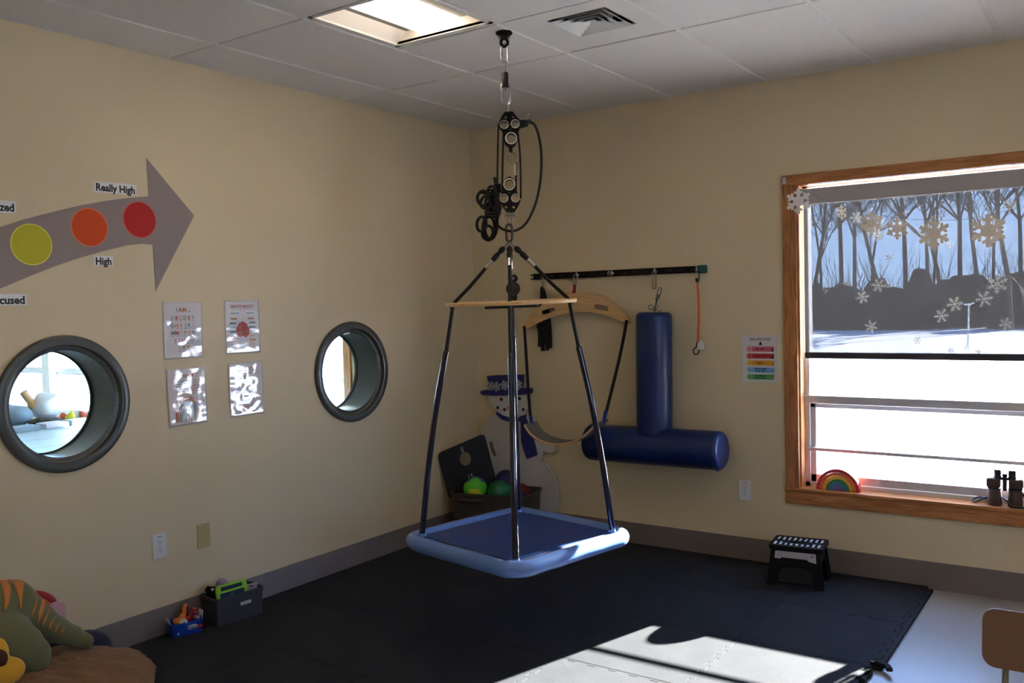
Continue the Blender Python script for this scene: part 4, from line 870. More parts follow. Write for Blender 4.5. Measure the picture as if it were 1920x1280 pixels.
for u in (-0.05, 0.05): pr.poly(rect(u-0.027, 0.072, u+0.027, 0.077), 5)
for s_ in (-1, 1):
    for k in range(7): v = 0.045-k*0.0235; u = s_*(0.056 if k in (0, 6) else 0.064); pr.poly(rect(u-0.021, v-0.0042, u+0.021, v+0.0042), (2 if k in (0, 5) else 5 if k in (1, 2, 3) else 4)); pr.poly(rect(u-0.017, v-0.001, u+0.017, v+0.001), 5)
br = []
for k in range(40):
    a = 2*pi*k/40; q = 1+0.05*sin(9*a); br.append((0.043*q*cos(a)*(1-0.12*sin(a)), -0.018+0.046*q*sin(a)-(0.012*math.exp(-((a-1.5*pi)/0.35)**2) if True else 0)*-1))
pr.poly(br, 1)
for k in range(5):
    for s_ in (-1, 1): pr_p = [(s_*0.006+s_*0.026*abs(sin(q*2.2+k)), 0.016-k*0.013-0.006*q) for q in (0, 0.5, 1.0)]; pg_.tube([(0.0046+wave(a, b, 2), -2.099+a, 1.5315+b) for a, b in pr_p], 0.0008, 4, mi=4)
pg_.build('printing', PAL, t, 0)
t, pr, pg_ = poster(-2.463, 1.188, 0.226, 0.292, 3, 'glossy laminated poster with a muted rainbow under lines of text', 1.15, rot=0.012)
pr.text('RAINBOW', 0, 0.11, 0.026, 1, fit=0.075) if False else None
for k in range(6): u = -0.03+k*0.013; pr.poly(rect(u-0.004, 0.1+0.003*(k % 2), u+0.004, 0.112), 1)
for k in range(6):
    wd = (0.05, 0.056, 0.06, 0.064, 0.06, 0.045)[k]; v = 0.08-k*0.0135
    for j in range(9): u = -wd+2*wd*j/8; pr.poly(rect(u-0.0045, v-0.0022, u+0.0045, v+0.0022), (0, 0, 1, 1, 1, 2)[k])
for k, (r1, mi) in enumerate(((0.075, 1), (0.064, 2), (0.053, 3), (0.042, 0), (0.031, 4), (0.02, 0))):
    r0 = r1-0.0082; pr.poly([(r1*cos(pi*q/14), -0.075+r1*0.98*sin(pi*q/14)) for q in range(15)]+[(r0*cos(pi*q/14), -0.075+r0*0.98*sin(pi*q/14)) for q in range(14, -1, -1)], mi)
    for s_ in (-1, 1): pr.poly(rect(min(s_*r0, s_*r1), -0.126, max(s_*r0, s_*r1), -0.0745), mi)
pg_.build('printing', PAL, t, 0)
t, pr, pg_ = poster(-2.091, 1.193, 0.228, 0.292, 4, 'glossy laminated poster washed out by window glare, below the brain poster', 1.3, rot=0.008)
for k, (v, wd, mi) in enumerate(((0.112, 0.06, 1), (0.1, 0.045, 1), (0.086, 0.03, 1), (-0.02, 0.05, 3), (-0.04, 0.04, 3), (-0.1, 0.03, 4))):
    for j in range(7): u = -wd+2*wd*j/6; pr.poly(rect(u-wd*0.11, v-0.003, u+wd*0.11, v+0.003), mi)
pg_.build('printing', PAL, t, 0)
# swing rules poster on the back wall
t = thing('poster', (2.143, 0, 1.105), 'swing expectations poster with five numbered coloured bars', 'poster')
pc, pz, pw, ph = 2.143, 1.249, 0.216, 0.284; O = lambda u, v, d: (pc+u, -d, pz+v)
G().prism(rect(-pw/2, -ph/2, pw/2, ph/2), O(0, 0, 0.0022), *XZ, 0.002).build('sheet', mat('matt white paper', S(214, 210, 210), 0.5), t, 0)
q = G(); q.text('SWING EXPECTATIONS', O(0.004, 0.118, 0.0028), *XZ, 0.021, 5, fit=0.13, bold=0.015)
q.flat([(-0.004, 0.083), (0.017, 0.083), (0.012, 0.098), (0.007, 0.106), (0.0, 0.098)], O(0, 0, 0.0028), *XZ, 5)
q.flat(circ(0.0075, 0.1, 0.004, 10), O(0, 0, 0.003), *XZ, 7)
lines = [['STAY SEATED'], ['ONE AT A TIME'], ['HANDS ON'], ['STOP AND LISTEN', 'TO THE ADULT'], ['ONE MORE TURN', 'THEN ALL DONE']]
for k in range(5):
    v = 0.0585-k*0.042
    q.flat(rect(-0.056, v-0.0155, 0.087, v+0.0155), O(0, 0, 0.0026), *XZ, k); q.flat(circ(-0.063, v, 0.0185, 20), O(0, 0, 0.0027), *XZ, 8+k)
    q.text(str(k+1), O(-0.063, v, 0.0031), *XZ, 0.022, 5, bold=0.01)
    for j in range(len(lines[k])):                                 # lines of text too small to read
        n_ = len(lines[k]); vv = v+(0.0065 if n_ == 2 and j == 0 else -0.0065 if n_ == 2 else 0); wds = [len(x) for x in lines[k][j].split()]; tot = sum(wds)+len(wds)-1; u = -tot*0.0024+0.004
        for wl in wds: q.flat(rect(u, vv-0.0028, u+wl*0.0048, vv+0.0028), O(0, 0, 0.0029), *XZ, 5); u += (wl+1)*0.0048
    q.flat([(0.07, v-0.013), (0.085, v-0.013), (0.086, v+0.01), (0.079, v+0.002)], O(0, 0, 0.003), *XZ, (5, 5, 7, 6, 7)[k])
q.build('printing', [mat('bar%d print' % i, S(*c), 0.5) for i, c in enumerate(((208, 96, 118), (186, 44, 48), (222, 156, 36), (112, 164, 210), (76, 158, 78)))]+[mat('black print', S(24, 22, 24), 0.5), mat('grey print', S(140, 150, 160), 0.5), mat('orange print', S(214, 110, 40), 0.5)]+[mat('dot%d print' % i, S(*c), 0.5) for i, c in enumerate(((222, 140, 152), (206, 84, 76), (232, 184, 88), (140, 184, 218), (112, 180, 112)))], t, 0)
# outlets
def outlet(o, u, label):
    u = Vector(u); nn = u.cross(UP); o = Vector(o); t = thing('wall_outlet', o-UP*0.061, label, 'outlet')
    G().prism(rrect(-0.038, -0.0615, 0.038, 0.0615, 0.004, 3), o+nn*0.006, u, UP, 0.006).build('cover_plate', WHITE, t, 30, bevel=0.002)
    for s_ in (-1, 1):
        f_ = G().prism(rrect(-0.0165, -0.0145, 0.0165, 0.0145, 0.008, 4), o+nn*0.0075+UP*s_*0.0195, u, UP, 0.002).build('socket', WHITE, t, 30)
        k_ = G(); c_ = o+nn*0.0079+UP*s_*0.0195
        for a in (-0.0065, 0.0065): k_.flat(rect(a-0.0015, 0.0, a+0.0015, 0.0085), c_, u, UP)
        k_.flat(circ(0, -0.006, 0.0028, 10), c_, u, UP); k_.build('slots', BLACK, f_, 0)
    G().lathe([(0.0, 0.0018), (0.003, 0.001), (0.0032, 0)], o+nn*0.006, nn, 10).build('screw', STEEL, t, 40)
    q = G(); q.flat(rect(-0.012, 0.046, 0.012, 0.0495), o+nn*0.0064, u, UP); q.build('stamp', mat('grey stamp', S(120, 120, 122), 0.5), t, 0)
outlet((0, -2.6575, 0.457), (0, 1, 0), 'white duplex outlet on the left wall above the toy bins'); outlet((2.038, 0, 0.44), (1, 0, 0), 'white duplex outlet on the back wall beside the window')
t = thing('blank_wall_plate', (0, -2.40, 0.392), 'ivory blank cover plate beside the outlet on the left wall', 'wall plate')
G().prism(rrect(-0.038, -0.0615, 0.038, 0.0615, 0.004, 3), (0.006, -2.40, 0.453), *YX, 0.006).build('plate', IVORY, t, 30, bevel=0.002)
for s_ in (-1, 1): G().lathe([(0.0, 0.0018), (0.003, 0.001), (0.0032, 0)], (0.006, -2.40, 0.453+s_*0.042), (1, 0, 0), 10).build('screw', STEELD, t, 40)
# ------------------------------------------------------------------ snowman, tote and balls in the corner
YS_ = -0.035; sm = thing('snowman_cutout', (0.45, YS_, 0.015), 'white wooden snowman cut-out with a blue top hat and scarf standing in the corner', 'snowman decoration')
bs = lambda px, py, y=YS_: (B(px, py, y).x, B(px, py, y).z)
MIRX = 960.0
right = [(989, 740), (993, 752), (991, 764), (984, 772), (996, 782), (1006, 796), (1013, 812), (1018, 826), (1026, 829), (1040, 834), (1041, 846), (1032, 849), (1018, 846), (1017, 856), (1012, 865), (1024, 870), (1035, 884), (1043, 905), (1047, 930), (1045, 950), (1040, 968), (1030, 985)]
left = [(915.5, 740), (917, 752), (923, 763), (932, 772), (918, 782), (907, 793), (901, 806), (898, 820), (898, 836), (903, 850), (908, 862), (896, 870), (885, 885), (877, 905), (875, 930), (878, 955), (884, 975), (892, 990)]
body = [bs(*p) for p in right]+[(bs(1020, 990)[0], 0.016), (max(bs(905, 990)[0], 0.06), 0.016)]+[(max(bs(*p)[0], 0.03), bs(*p)[1]) for p in left[::-1]]
FELT = mat('blue felt', S(34, 34, 104), 0.9, sheen=0.2); SNOWP = mat('white painted board', S(206, 200, 194), 0.7, bump=0.2, bscale=90)
G().prism(body[::-1], (0, YS_, 0), *XZ, 0.018).build('body_board', SNOWP, sm, 20)
q = lambda pts, d, nm, m: G().prism([bs(*p) for p in pts][::-1], (0, YS_-d, 0), *XZ, d-0.0005).build(nm, m, sm, 20)
hat = q([(914.5, 704.5), (932, 703), (950, 702.5), (968, 702), (984, 702), (981, 727), (999, 727), (1000, 734), (997, 737.5), (975, 740), (950, 741), (925, 741), (906, 740), (902.5, 737), (903, 732), (919, 729.5)], 0.012, 'top_hat', FELT)
for i, (px, py) in enumerate(((922, 723), (933, 724), (948, 722), (962, 722), (974, 721))):
    o = flake(G(), (0, 0, 0), (1, 0, 0), (0, 0, 1), 0.037, 'paper', rot=0.4*i).build('hat_snowflake', mat('silver glitter', S(168, 172, 180), 0.35, 0.4), sm, 0); p = bs(px, py); o.location = (p[0], YS_-0.0135-0.0006*(i % 2), p[1])
q([(931, 771), (945, 779), (960, 783), (975, 781), (988, 776), (987, 785), (975, 790), (958, 791), (942, 786), (932, 777)], 0.010, 'scarf', FELT)
q([(977, 779), (987, 782), (996, 806), (1004, 832), (1008.5, 852), (999, 856), (989, 859.5), (984, 845), (979, 828), (978, 800)], 0.012, 'scarf_tail', FELT)
for px, py, r_ in ((940, 748.5, 4), (974, 747, 4), (933.5, 764, 3.6), (946, 767.5, 3.6), (960, 769, 3.4), (981, 767.5, 3.4)):
    c = bs(px, py); G().lathe([(0.0, 0.008), (r_*0.0034*0.8, 0.006), (r_*0.0034, 0.0)], (c[0], YS_, c[1]), (0, -1, 0), 12).build('coal_button', BLACK, sm, 50)
q([(951, 768), (957, 755), (961, 753), (963, 762)], 0.010, 'carrot_nose', mat('carrot orange', S(226, 92, 60), 0.6))
q([(918, 828), (923, 827), (926, 840), (931, 853), (927, 855), (921, 843)], 0.006, 'twig_arm', mat('tan twig', S(128, 102, 82), 0.8))
# tote
TOTE = mat('dark taupe plastic', S(60, 54, 50), 0.5)
tc, ta = Vector((0.385, -0.32, MT)), radians(14); tu = Vector((cos(ta), sin(ta), 0)); tv = Vector((-sin(ta), cos(ta), 0))
def tote(name, c, u, v, hl, hw_, h, m, taper=0.92, wall=0.006, label='', cat='bin', rad=0.05, lip=0.008):
    t = thing(name, c, label, cat); c = Vector(c)
    def ring(sx, sy, z, r): return [c+u*a+v*b+UP*z for a, b in rrect(-sx, -sy, sx, sy, r, 5)]
    lv = [(hl*taper, hw_*taper, 0.0, rad*0.8), (hl*0.985, hw_*0.985, h-0.012, rad), (hl+lip, hw_+lip, h-0.012, rad+lip), (hl+lip, hw_+lip, h, rad+lip), (hl-wall, hw_-wall, h, rad-wall), (hl*taper-wall, hw_*taper-wall, 0.008, rad*0.8-wall)]
    g_ = G(); vs_ = []; n_ = 24
    for sx, sy, z, r in lv: vs_ += ring(sx, sy, z, r)
    fs_ = [(k*n_+j, k*n_+(j+1) % n_, (k+1)*n_+(j+1) % n_, (k+1)*n_+j) for k in range(len(lv)-1) for j in range(n_)]+[tuple(range(n_-1, -1, -1)), tuple((len(lv)-1)*n_+j for j in range(n_))]
    g_.add(vs_, fs_).build('tub', m, t, 35); return t
t = tote('toy_tote', tc, tu, tv, 0.285, 0.165, 0.325, TOTE, label='large dark taupe storage tote full of balls in the room corner', cat='storage bin')
hp = tc-tv*0.172+UP*0.285-tu*0.12
G().tube([hp-tu*0.09, hp-tu*0.08-tv*0.02, hp+tu*0.08-tv*0.02, hp+tu*0.09], [0.008, 0.014, 0.014, 0.008], 8).build('handle', TOTE, t, 60)
inT = lambda a, b, z: tc+tu*a+tv*b+UP*z
# soccer-like ball with coloured panels
def panel_ball(c, r):
    t = thing('panel_ball', Vector(c)-UP*r, 'soft ball with lime, yellow and blue panels in the corner tote', 'ball'); g_ = G(); g_.sphere(c, r, 40, 24)
    cen = []; ph_ = (1+sqrt(5))/2
    for a in (-1, 1):
        for b in (-ph_, ph_): cen += [Vector((0, a, b)).normalized(), Vector((a, b, 0)).normalized(), Vector((b, 0, a)).normalized()]
    Rm = Matrix.Rotation(0.5, 3, 'X') @ Matrix.Rotation(1.1, 3, 'Z')
    cen = [Rm @ v_ for v_ in cen]; C3 = Vector(c)
    for i, f in enumerate(g_.f):
        m_ = sum((Vector(g_.v[k]) for k in f), Vector())/len(f)-C3; m_.normalize(); k = max(range(12), key=lambda j: m_.dot(cen[j]))
        up_ = cen[k].z; g_.m[i] = 2 if up_ > 0.82 else (1 if cen[k].dot(Vector((0.55, -0.8, 0.1)).normalized()) > 0.62 and up_ < 0.55 else 0)
    g_.build('ball_skin', [mat('lime foam', S(86, 190, 40), 0.6), mat('yellow foam', S(206, 204, 40), 0.6), mat('blue foam', S(28, 74, 140), 0.6)], t, 180)
panel_ball(inT(-0.125, -0.072, 0.345), 0.082)
tag(G().sphere(inT(0.05, -0.06, 0.322), 0.084, 32, 20).build('green_ball', mat('green rubber', S(14, 104, 70), 0.4), None, 180), 'plain green rubber ball in the corner tote', 'ball')
tag(G().sphere(inT(0.04, 0.085, 0.372), 0.078, 32, 20).build('navy_ball', mat('navy rubber', S(22, 24, 84), 0.6), None, 180), 'dark navy ball behind the green one in the tote', 'ball')
rr = random.Random(2)
t = thing('spiky_ball', inT(0.145, 0.0, 0.25), 'dark red knobbly toy ball in the corner tote', 'ball'); c_ = inT(0.175, 0.03, 0.315)
RDB = mat('dark red rubber', S(120, 26, 20), 0.5); sb = G().sphere(c_, 0.045, 20, 12)
for k in range(60):
    z_ = 1-2*(k+0.5)/60; a = k*2.39996; d_ = Vector((sqrt(1-z_*z_)*cos(a), sqrt(1-z_*z_)*sin(a), z_)); sb.tube([c_+d_*0.04, c_+d_*0.06], [0.008, 0.004], 6)
sb.build('rubber_skin', RDB, t, 50)
tag(G().sphere(inT(0.215, -0.075, 0.29), 0.045, 20, 12).build('blue_ball', mat('dull blue rubber', S(40, 56, 96), 0.5), None, 180), 'small dull blue ball at the end of the tote', 'ball')
# bean-bag toss board
po = Vector((0.124, -0.392, 0.3)); Vb = lambda px, py: V(px, py, po, NH); c2 = lambda p: ((p-po).dot(RH), (p-po).z)
t = thing('toss_board', po, 'navy bean bag toss board with one round hole leaning in the tote', 'toss game board')
tl, tr_, bl_ = Vb(820, 850), Vb(908, 812), Vb(842, 935); br_ = tr_+(bl_-tl)*1.12
def rc_(P, r, n=5):
    R_ = []
    for i in range(4):
        a, b, c = Vector(P[i-1]), Vector(P[i]), Vector(P[(i+1) % 4]); d1 = (a-b).normalized()*r; d2 = (c-b).normalized()*r
        for k in range(n+1): q_ = k/n; R_.append(tuple((b+d1)*(1-q_)**2+b*2*q_*(1-q_)+(b+d2)*q_*q_))
    return R_
ot = rc_([c2(p) for p in (tl, tr_, br_, bl_)], 0.035)
hc = c2(Vb(872.5, 860)); G().loops([ot, circ(hc[0], hc[1], 0.039, 28, 0.049)], po+NH*0.011, RH, UP, 0.022, bevel=0.003).build('board', mat('navy board', S(17, 20, 34), 0.7), t, 30)
a_ = (tr_-tl).normalized(); b_ = Vector((0, 0, 1)); b_ = (tl-bl_).normalized()
WBP = mat('white board paint', S(190, 190, 196), 0.6)
for tx, pq in (('5', (866.5, 842)), ('15', (883, 892))): G().text(tx, Vb(*pq)+NH*0.0125, a_, b_, 0.05).build('score_number', WBP, t, 0)

# ------------------------------------------------------------------ step stool
STOOLB = mat('matt black plastic', S(13, 13, 14), 0.6, spec=0.2)
SC = Vector((2.447, -0.272, MT)); sa = radians(6.6); su = Vector((cos(sa), sin(sa), 0)); sv = Vector((-sin(sa), cos(sa), 0))
t = thing('step_stool', SC, 'black folding plastic step stool with white dots on its top', 'step stool')
Ms = Matrix.Translation(SC) @ Matrix.Rotation(sa, 4, 'Z'); SH = 0.222
def lo_(g_): g_.v = [tuple(Ms @ Vector(p)) for p in g_.v]; return g_
lo_(G().loops([rrect(-0.145, -0.115, 0.145, 0.115, 0.018), rrect(-0.045, -0.011, 0.045, 0.011, 0.008)], (0, 0, SH), (1, 0, 0), (0, 1, 0), 0.022)).build('top', STOOLB, t, 30, bevel=0.003)
dots = []
for sgn in (-1, 1):
    for i in range(9):
        for j in range(3 if sgn > 0 or i in (0, 1, 7, 8) else 2):
            dots.append((-0.118+i*0.0295, sgn*0.032+sgn*(j*0.0205)+(0.0 if sgn > 0 or i in (0, 1, 7, 8) else -0.0205)))
dmesh = None
for x_, y_ in dots:
    if dmesh is None:
        o = G().lathe([(0.0, 0.0016), (0.006, 0.0014), (0.0072, 0.0)], (0, 0, 0), n=10).build('grip_dot', WHITE, t, 40); dmesh = o.data
    else:
        o = bpy.data.objects.new('grip_dot', dmesh); COL.objects.link(o); put(o, t)
    o.location = Ms @ Vector((x_, y_, SH))
for sgn, nm in ((-1, 'front_panel'), (1, 'back_panel')):            # arched side panels, splayed
    pn = [(-0.155, 0), (-0.105, 0), (-0.09, 0.085), (-0.06, 0.112), (0.06, 0.112), (0.09, 0.085), (0.105, 0), (0.155, 0), (0.132, SH-0.02), (-0.132, SH-0.02)]
    q = G(); q.prism(pn, (0, sgn*0.128 if sgn < 0 else sgn*0.12, 0), (1, 0, 0), (0, -0.11*sgn, 1), 0.010); lo_(q).build(nm, STOOLB, t, 30, bevel=0.002)
    wb = G(); wb.prism([(-0.098, 0.02), (0.098, 0.02), (0.088, 0.095), (0.058, 0.105), (-0.058, 0.105), (-0.088, 0.095)], (0, sgn*0.112, 0), (1, 0, 0), (0, -0.11*sgn, 1), 0.006); lo_(wb).build('folding_web', mat('black web plastic', S(13, 13, 14), 0.55), t, 30)
for sgn in (-1, 1):
    pn = [(-0.122, 0), (-0.075, 0), (-0.06, 0.10), (-0.03, 0.135), (0.03, 0.135), (0.06, 0.10), (0.075, 0), (0.122, 0), (0.1, SH-0.02), (-0.1, SH-0.02)]
    q = G(); q.prism(pn, (sgn*0.147, 0, 0), (0, sgn, 0), (-0.12*sgn, 0, 1), 0.010); lo_(q).build('end_panel', STOOLB, t, 30, bevel=0.002)
lb = [(-0.112, 0.152), (-0.085, 0.15), (-0.072, 0.158), (0.06, 0.158), (0.078, 0.147), (0.112, 0.142), (0.108, 0.193), (-0.108, 0.193)]
q = G(); q.prism(lb, (0, -0.1288, 0), (1, 0, 0), (0, 0.11, 1), 0.0008); lo_(q).build('white_label', mat('paper label', S(190, 186, 190), 0.5), t, 0)
q = G()
for k in range(5):
    for j in range(10): q.flat(rect(-0.098+j*0.017, 0.184-k*0.0062, -0.098+j*0.017+0.012, 0.1862-k*0.0062), (0, -0.1293, 0), (1, 0, 0), (0, 0.11, 1))
q.flat(circ(0.09, 0.178, 0.011, 12, 0.008), (0, -0.1293, 0), (1, 0, 0), (0, 0.11, 1)); lo_(q).build('label_print', mat('faint grey print', S(140, 138, 146), 0.5), t, 0)

# ------------------------------------------------------------------ school chair at the picture's edge
ch = thing('school_chair', (3.80, -2.22, 0), 'small tan plastic school chair with chrome legs', 'chair')
TAN = mat('tan plastic shell', S(132, 98, 70), 0.4); CHR = mat('chrome tube', S(190, 190, 192), 0.12, 1.0)
def shell(nm, w_, h_, o, u, v, bow, r=0.045, th=0.012):
    n_ = 14; pl = rrect(-w_/2, -h_/2, w_/2, h_/2, r, 7); g_ = G(); u, v = Vector(u), Vector(v); ww = u.cross(v); o = Vector(o); nu, nv = 16, 22; vs_ = []; key = {}
    def P(a, b, d): return o+u*a+v*b+ww*(bow*(a/(w_/2))**2+d)
    # grid clipped to the rounded outline by squeezing the ends of each row
    rows = []
    for j in range(nv+1):
        b = -h_/2*cos(pi*j/nv); e = max(0, abs(b)-(h_/2-r)); half = w_/2-r+sqrt(max(r*r-e*e, 0)); rows.append([(-half+2*half*i/nu, b) for i in range(nu+1)])
    for d in (0, -th): vs_ += [P(a, b, d) for rw in rows for a, b in rw]
    m_ = (nu+1)*(nv+1); fs_ = []
    for j in range(nv):
        for i in range(nu): a = j*(nu+1)+i; fs_ += [(a, a+1, a+nu+2, a+nu+1), (a+m_+nu+1, a+m_+nu+2, a+m_+1, a+m_)]
    bd_ = [i for i in range(nu+1)]+[j*(nu+1)+nu for j in range(1, nv+1)]+[nv*(nu+1)+i for i in range(nu-1, -1, -1)]+[j*(nu+1) for j in range(nv-1, 0, -1)]
    for k in range(len(bd_)): a, b = bd_[k], bd_[(k+1) % len(bd_)]; fs_.append((b, a, a+m_, b+m_))
    return g_.add(vs_, fs_).build(nm, TAN, ch, 50)
shell('backrest', 0.36, 0.185, (3.768, -2.072, 0.508), (1, 0.03, 0), (0.0, 0.1, 1), 0.0, r=0.04)
shell('seat', 0.36, 0.34, (3.77, -2.27, 0.335), (1, 0.03, 0), (-0.03, 1, 0.03), 0.0, r=0.06)
for sx in (-1, 1):
    x_ = 3.772+sx*0.12
    G().tube(spline([(x_, -2.040, 0.55), (x_, -2.055, 0.40), (x_, -2.075, 0.34), (x_, -2.11, 0.318), (x_, -2.25, 0.312), (x_+sx*0.01, -2.40, 0.312), (x_+sx*0.03, -2.44, 0.28), (x_+sx*0.05, -2.46, 0.0)], 6), 0.010, 10).build('frame_tube', CHR, ch, 60)
    G().tube(spline([(x_, -2.16, 0.312), (x_, -2.06, 0.29), (x_+sx*0.03, -2.02, 0.2), (x_+sx*0.05, -1.985, 0.0)], 6), 0.010, 10).build('rear_leg', CHR, ch, 60)
# ------------------------------------------------------------------ toy bins along the left wall
GB = mat('charcoal plastic bin', S(62, 62, 66), 0.45)
bc = Vector((0.108, -2.315, MT)); bu = Vector((0.12, 0.993, 0)).normalized(); bv = Vector((-bu.y, bu.x, 0))
t = tote('storage_bin', bc, bu, bv, 0.142, 0.082, 0.142, GB, 0.93, 0.004, 'charcoal plastic bin of toys standing against the left wall', 'storage bin', 0.02, 0.003)
q = G(); fo = bc-bv*0.0805+UP*0.085+bu*0.028; q.prism(rrect(-0.03, -0.008, 0.03, 0.008, 0.002, 2), fo-bv*0.0006, bu, UP, 0.0008); q.build('name_label', WHITE, t, 0)
q = G()
for k in range(7): q.flat(rect(-0.024+k*0.007, -0.003, -0.0195+k*0.007, 0.003), fo-bv*0.0012, bu, UP)
q.build('label_print', INK, t, 0)
G().prism(rrect(-0.03, -0.008, 0.03, 0.008, 0.007, 4), bc-bu*0.1405+UP*0.112, -bv, UP, 0.003).build('hand_slot', BLACK, t, 30)
bi = lambda a, b, z: bc+bu*a+bv*b+UP*z
M2 = lambda o, u, v: Matrix((( u.x, v.x, u.cross(v).x, o.x), (u.y, v.y, u.cross(v).y, o.y), (u.z, v.z, u.cross(v).z, o.z), (0, 0, 0, 1)))
# green framed drawing board
GF = mat('lime plastic', S(140, 200, 40), 0.45)
t = thing('drawing_board_toy', bi(-0.01, -0.045, 0.02), 'toy drawing board with a lime green frame standing in the charcoal bin', 'toy')
o_ = bi(-0.028, -0.055, 0.12); u_ = bu.copy(); v_ = (UP*0.98+bv*0.18).normalized()
G().loops([rrect(-0.088, -0.085, 0.088, 0.078, 0.02), rect(-0.07, -0.075, 0.07, 0.035), rect(-0.062, 0.046, 0.062, 0.066)], o_, u_, v_, 0.016, bevel=0.002).build('frame', GF, t, 30)
G().prism(rect(-0.072, -0.08, 0.072, 0.068), o_-u_.cross(v_)*0.008, u_, v_, 0.004).build('screen', mat('dark blue picture', S(26, 44, 84), 0.3), t, 0)
q = G(); rq = random.Random(9)
for k in range(16): q.flat(circ(rq.uniform(-0.06, 0.06), rq.uniform(-0.065, 0.028), rq.uniform(0.006, 0.014), 9), o_-u_.cross(v_)*(0.0075-0.0001*k), u_, v_, k % 4)
q.build('picture_print', [mat('blue spot', S(40, 90, 160), 0.3), mat('red spot', S(140, 44, 52), 0.3), mat('green spot', S(50, 100, 60), 0.3), mat('teal spot', S(44, 110, 130), 0.3)], t, 0)
o2_ = bi(-0.085, -0.005, 0.128); t = tag(G().prism([(-0.055, -0.085), (0.06, -0.085), (0.06, 0.045), (-0.04, 0.065), (-0.055, 0.05)], o2_, (bu*0.8-bv*0.6).normalized(), (UP*0.97-bu*0.2).normalized(), 0.006).build('black_case', mat('black folder', S(10, 10, 12), 0.4), None, 20, bevel=0.002), 'black folder sticking up out of the charcoal bin', 'folder')
G().lathe([(0.0, 0.004), (0.007, 0.003), (0.008, 0.0)], o2_+UP*0.047-bu*0.03, (bu*-0.6-bv*0.8), 12).build('snap', WHITE, t, 40)
tag(blob('lavender_plush', [(bi(-0.04, 0.03, 0.178), (0.036, 0.03, 0.03)), (bi(-0.05, 0.035, 0.145), (0.034, 0.03, 0.035))], mat('lavender plush', S(150, 144, 178), 0.9, bump=0.5, bscale=150), None, 0.006), 'pale lavender plush behind the black folder in the bin', 'plush toy')
tag(blob('purple_plush', [(bi(0.0, 0.02, 0.145), (0.03, 0.03, 0.03)), (bi(0.012, 0.025, 0.12), (0.03, 0.03, 0.03))], mat('purple plush', S(48, 36, 104), 0.9), None, 0.006), 'deep purple plush behind the drawing board', 'plush toy')
t = tag(G().box((-0.04, -0.003, -0.06), (0.04, 0.003, 0.05), M=Matrix.Translation(bi(0.095, -0.01, 0.105)) @ Matrix.Rotation(1.3, 4, 'Z') @ Matrix.Rotation(0.25, 4, 'X')).build('picture_card', mat('pale blue card', S(176, 190, 200), 0.4), None, 0), 'pale blue patterned card in the charcoal bin', 'card')
q = G()
for k in range(14): p_ = Matrix.Translation(bi(0.095, -0.01, 0.105)) @ Matrix.Rotation(1.3, 4, 'Z') @ Matrix.Rotation(0.25, 4, 'X') @ Vector((rq.uniform(-0.033, 0.033), -0.0036, rq.uniform(-0.01, 0.044))); q.sphere(p_, (0.005, 0.005, 0.005), 8, 5, mi=k % 2)
q.build('spots', [mat('coral spot', S(206, 100, 70), 0.5), mat('maroon spot', S(110, 40, 70), 0.5)], t, 40)
p_ = bi(-0.12, 0.045, 0.13); tag(G().tube([p_, p_+Vector((0.006, -0.012, 0.03))], [0.016, 0.012], 10).tube([p_+Vector((0.004, -0.01, 0.02)), p_+Vector((0.012, 0.005, -0.02))], 0.006, 6, mi=1).build('marker_toy', [mat('blue toy plastic', S(30, 60, 120), 0.4), mat('yellow toy plastic', S(206, 186, 90), 0.5)], None, 50), 'blue and yellow toy at the wall end of the charcoal bin', 'toy')
# blue tray with small figures
tb = Vector((0.083, -2.59, MT)); tu2 = Vector((0.25, 0.968, 0)).normalized(); tv2 = Vector((-tu2.y, tu2.x, 0)); BT = mat('glossy blue carton', S(20, 60, 158), 0.3)
t = tote('blue_tray', tb, tu2, tv2, 0.082, 0.05, 0.066, BT, 0.9, 0.003, 'small blue printed tray of toy figures on the mat', 'toy tray', 0.03, 0.001)
f2 = tb-tv2*0.0485+UP*0.03
q = G(); nrm = -tv2*0.002
q.prism(circ(0.022, 0.006, 0.026, 18, 0.013), f2+nrm, tu2, (UP+tv2*-0.08).normalized(), 0.001, 0); q.flat(circ(0.022, 0.006, 0.022, 18, 0.010), f2+nrm*1.4, tu2, UP, 1)
for k in range(5): q.flat(rect(0.006+k*0.007, 0.001, 0.0105+k*0.007, 0.011), f2+nrm*1.8, tu2, UP, 0)
q.flat(rect(0.048, -0.004, 0.074, 0.007), f2+nrm*1.3-tv2*-0.002, tu2, UP, 2); q.flat(circ(-0.05, -0.012, 0.005, 8, 0.007), f2+nrm*1.3, tu2, UP, 0)
q.flat([(-0.02, 0.016), (0.0, 0.024), (0.05, 0.028), (0.0, 0.02)], f2+nrm*1.2, tu2, UP, 3)
q.build('printed_logo', [mat('white logo print', S(206, 208, 214), 0.3), mat('dark logo print', S(30, 30, 48), 0.3), mat('red logo print', S(190, 34, 40), 0.3), mat('sky logo print', S(70, 130, 206), 0.3)], t, 0)
for s_, hh in ((-1, 0.03), (1, 0.036)):
    e_ = tb+tu2*s_*0.079+UP*0.062; G().prism([(-0.032, 0), (0.032, 0), (0.024, hh), (-0.024, hh)], e_, tv2 if s_ > 0 else -tv2, (UP+tu2*s_*0.25).normalized(), 0.0015).build('flap', WHITE, t, 0)
bt_ = lambda a, b, z: tb+tu2*a+tv2*b+UP*z
ORG = mat('orange figure', S(226, 128, 44), 0.6); REDF = mat('dark red figure', S(112, 30, 30), 0.6)
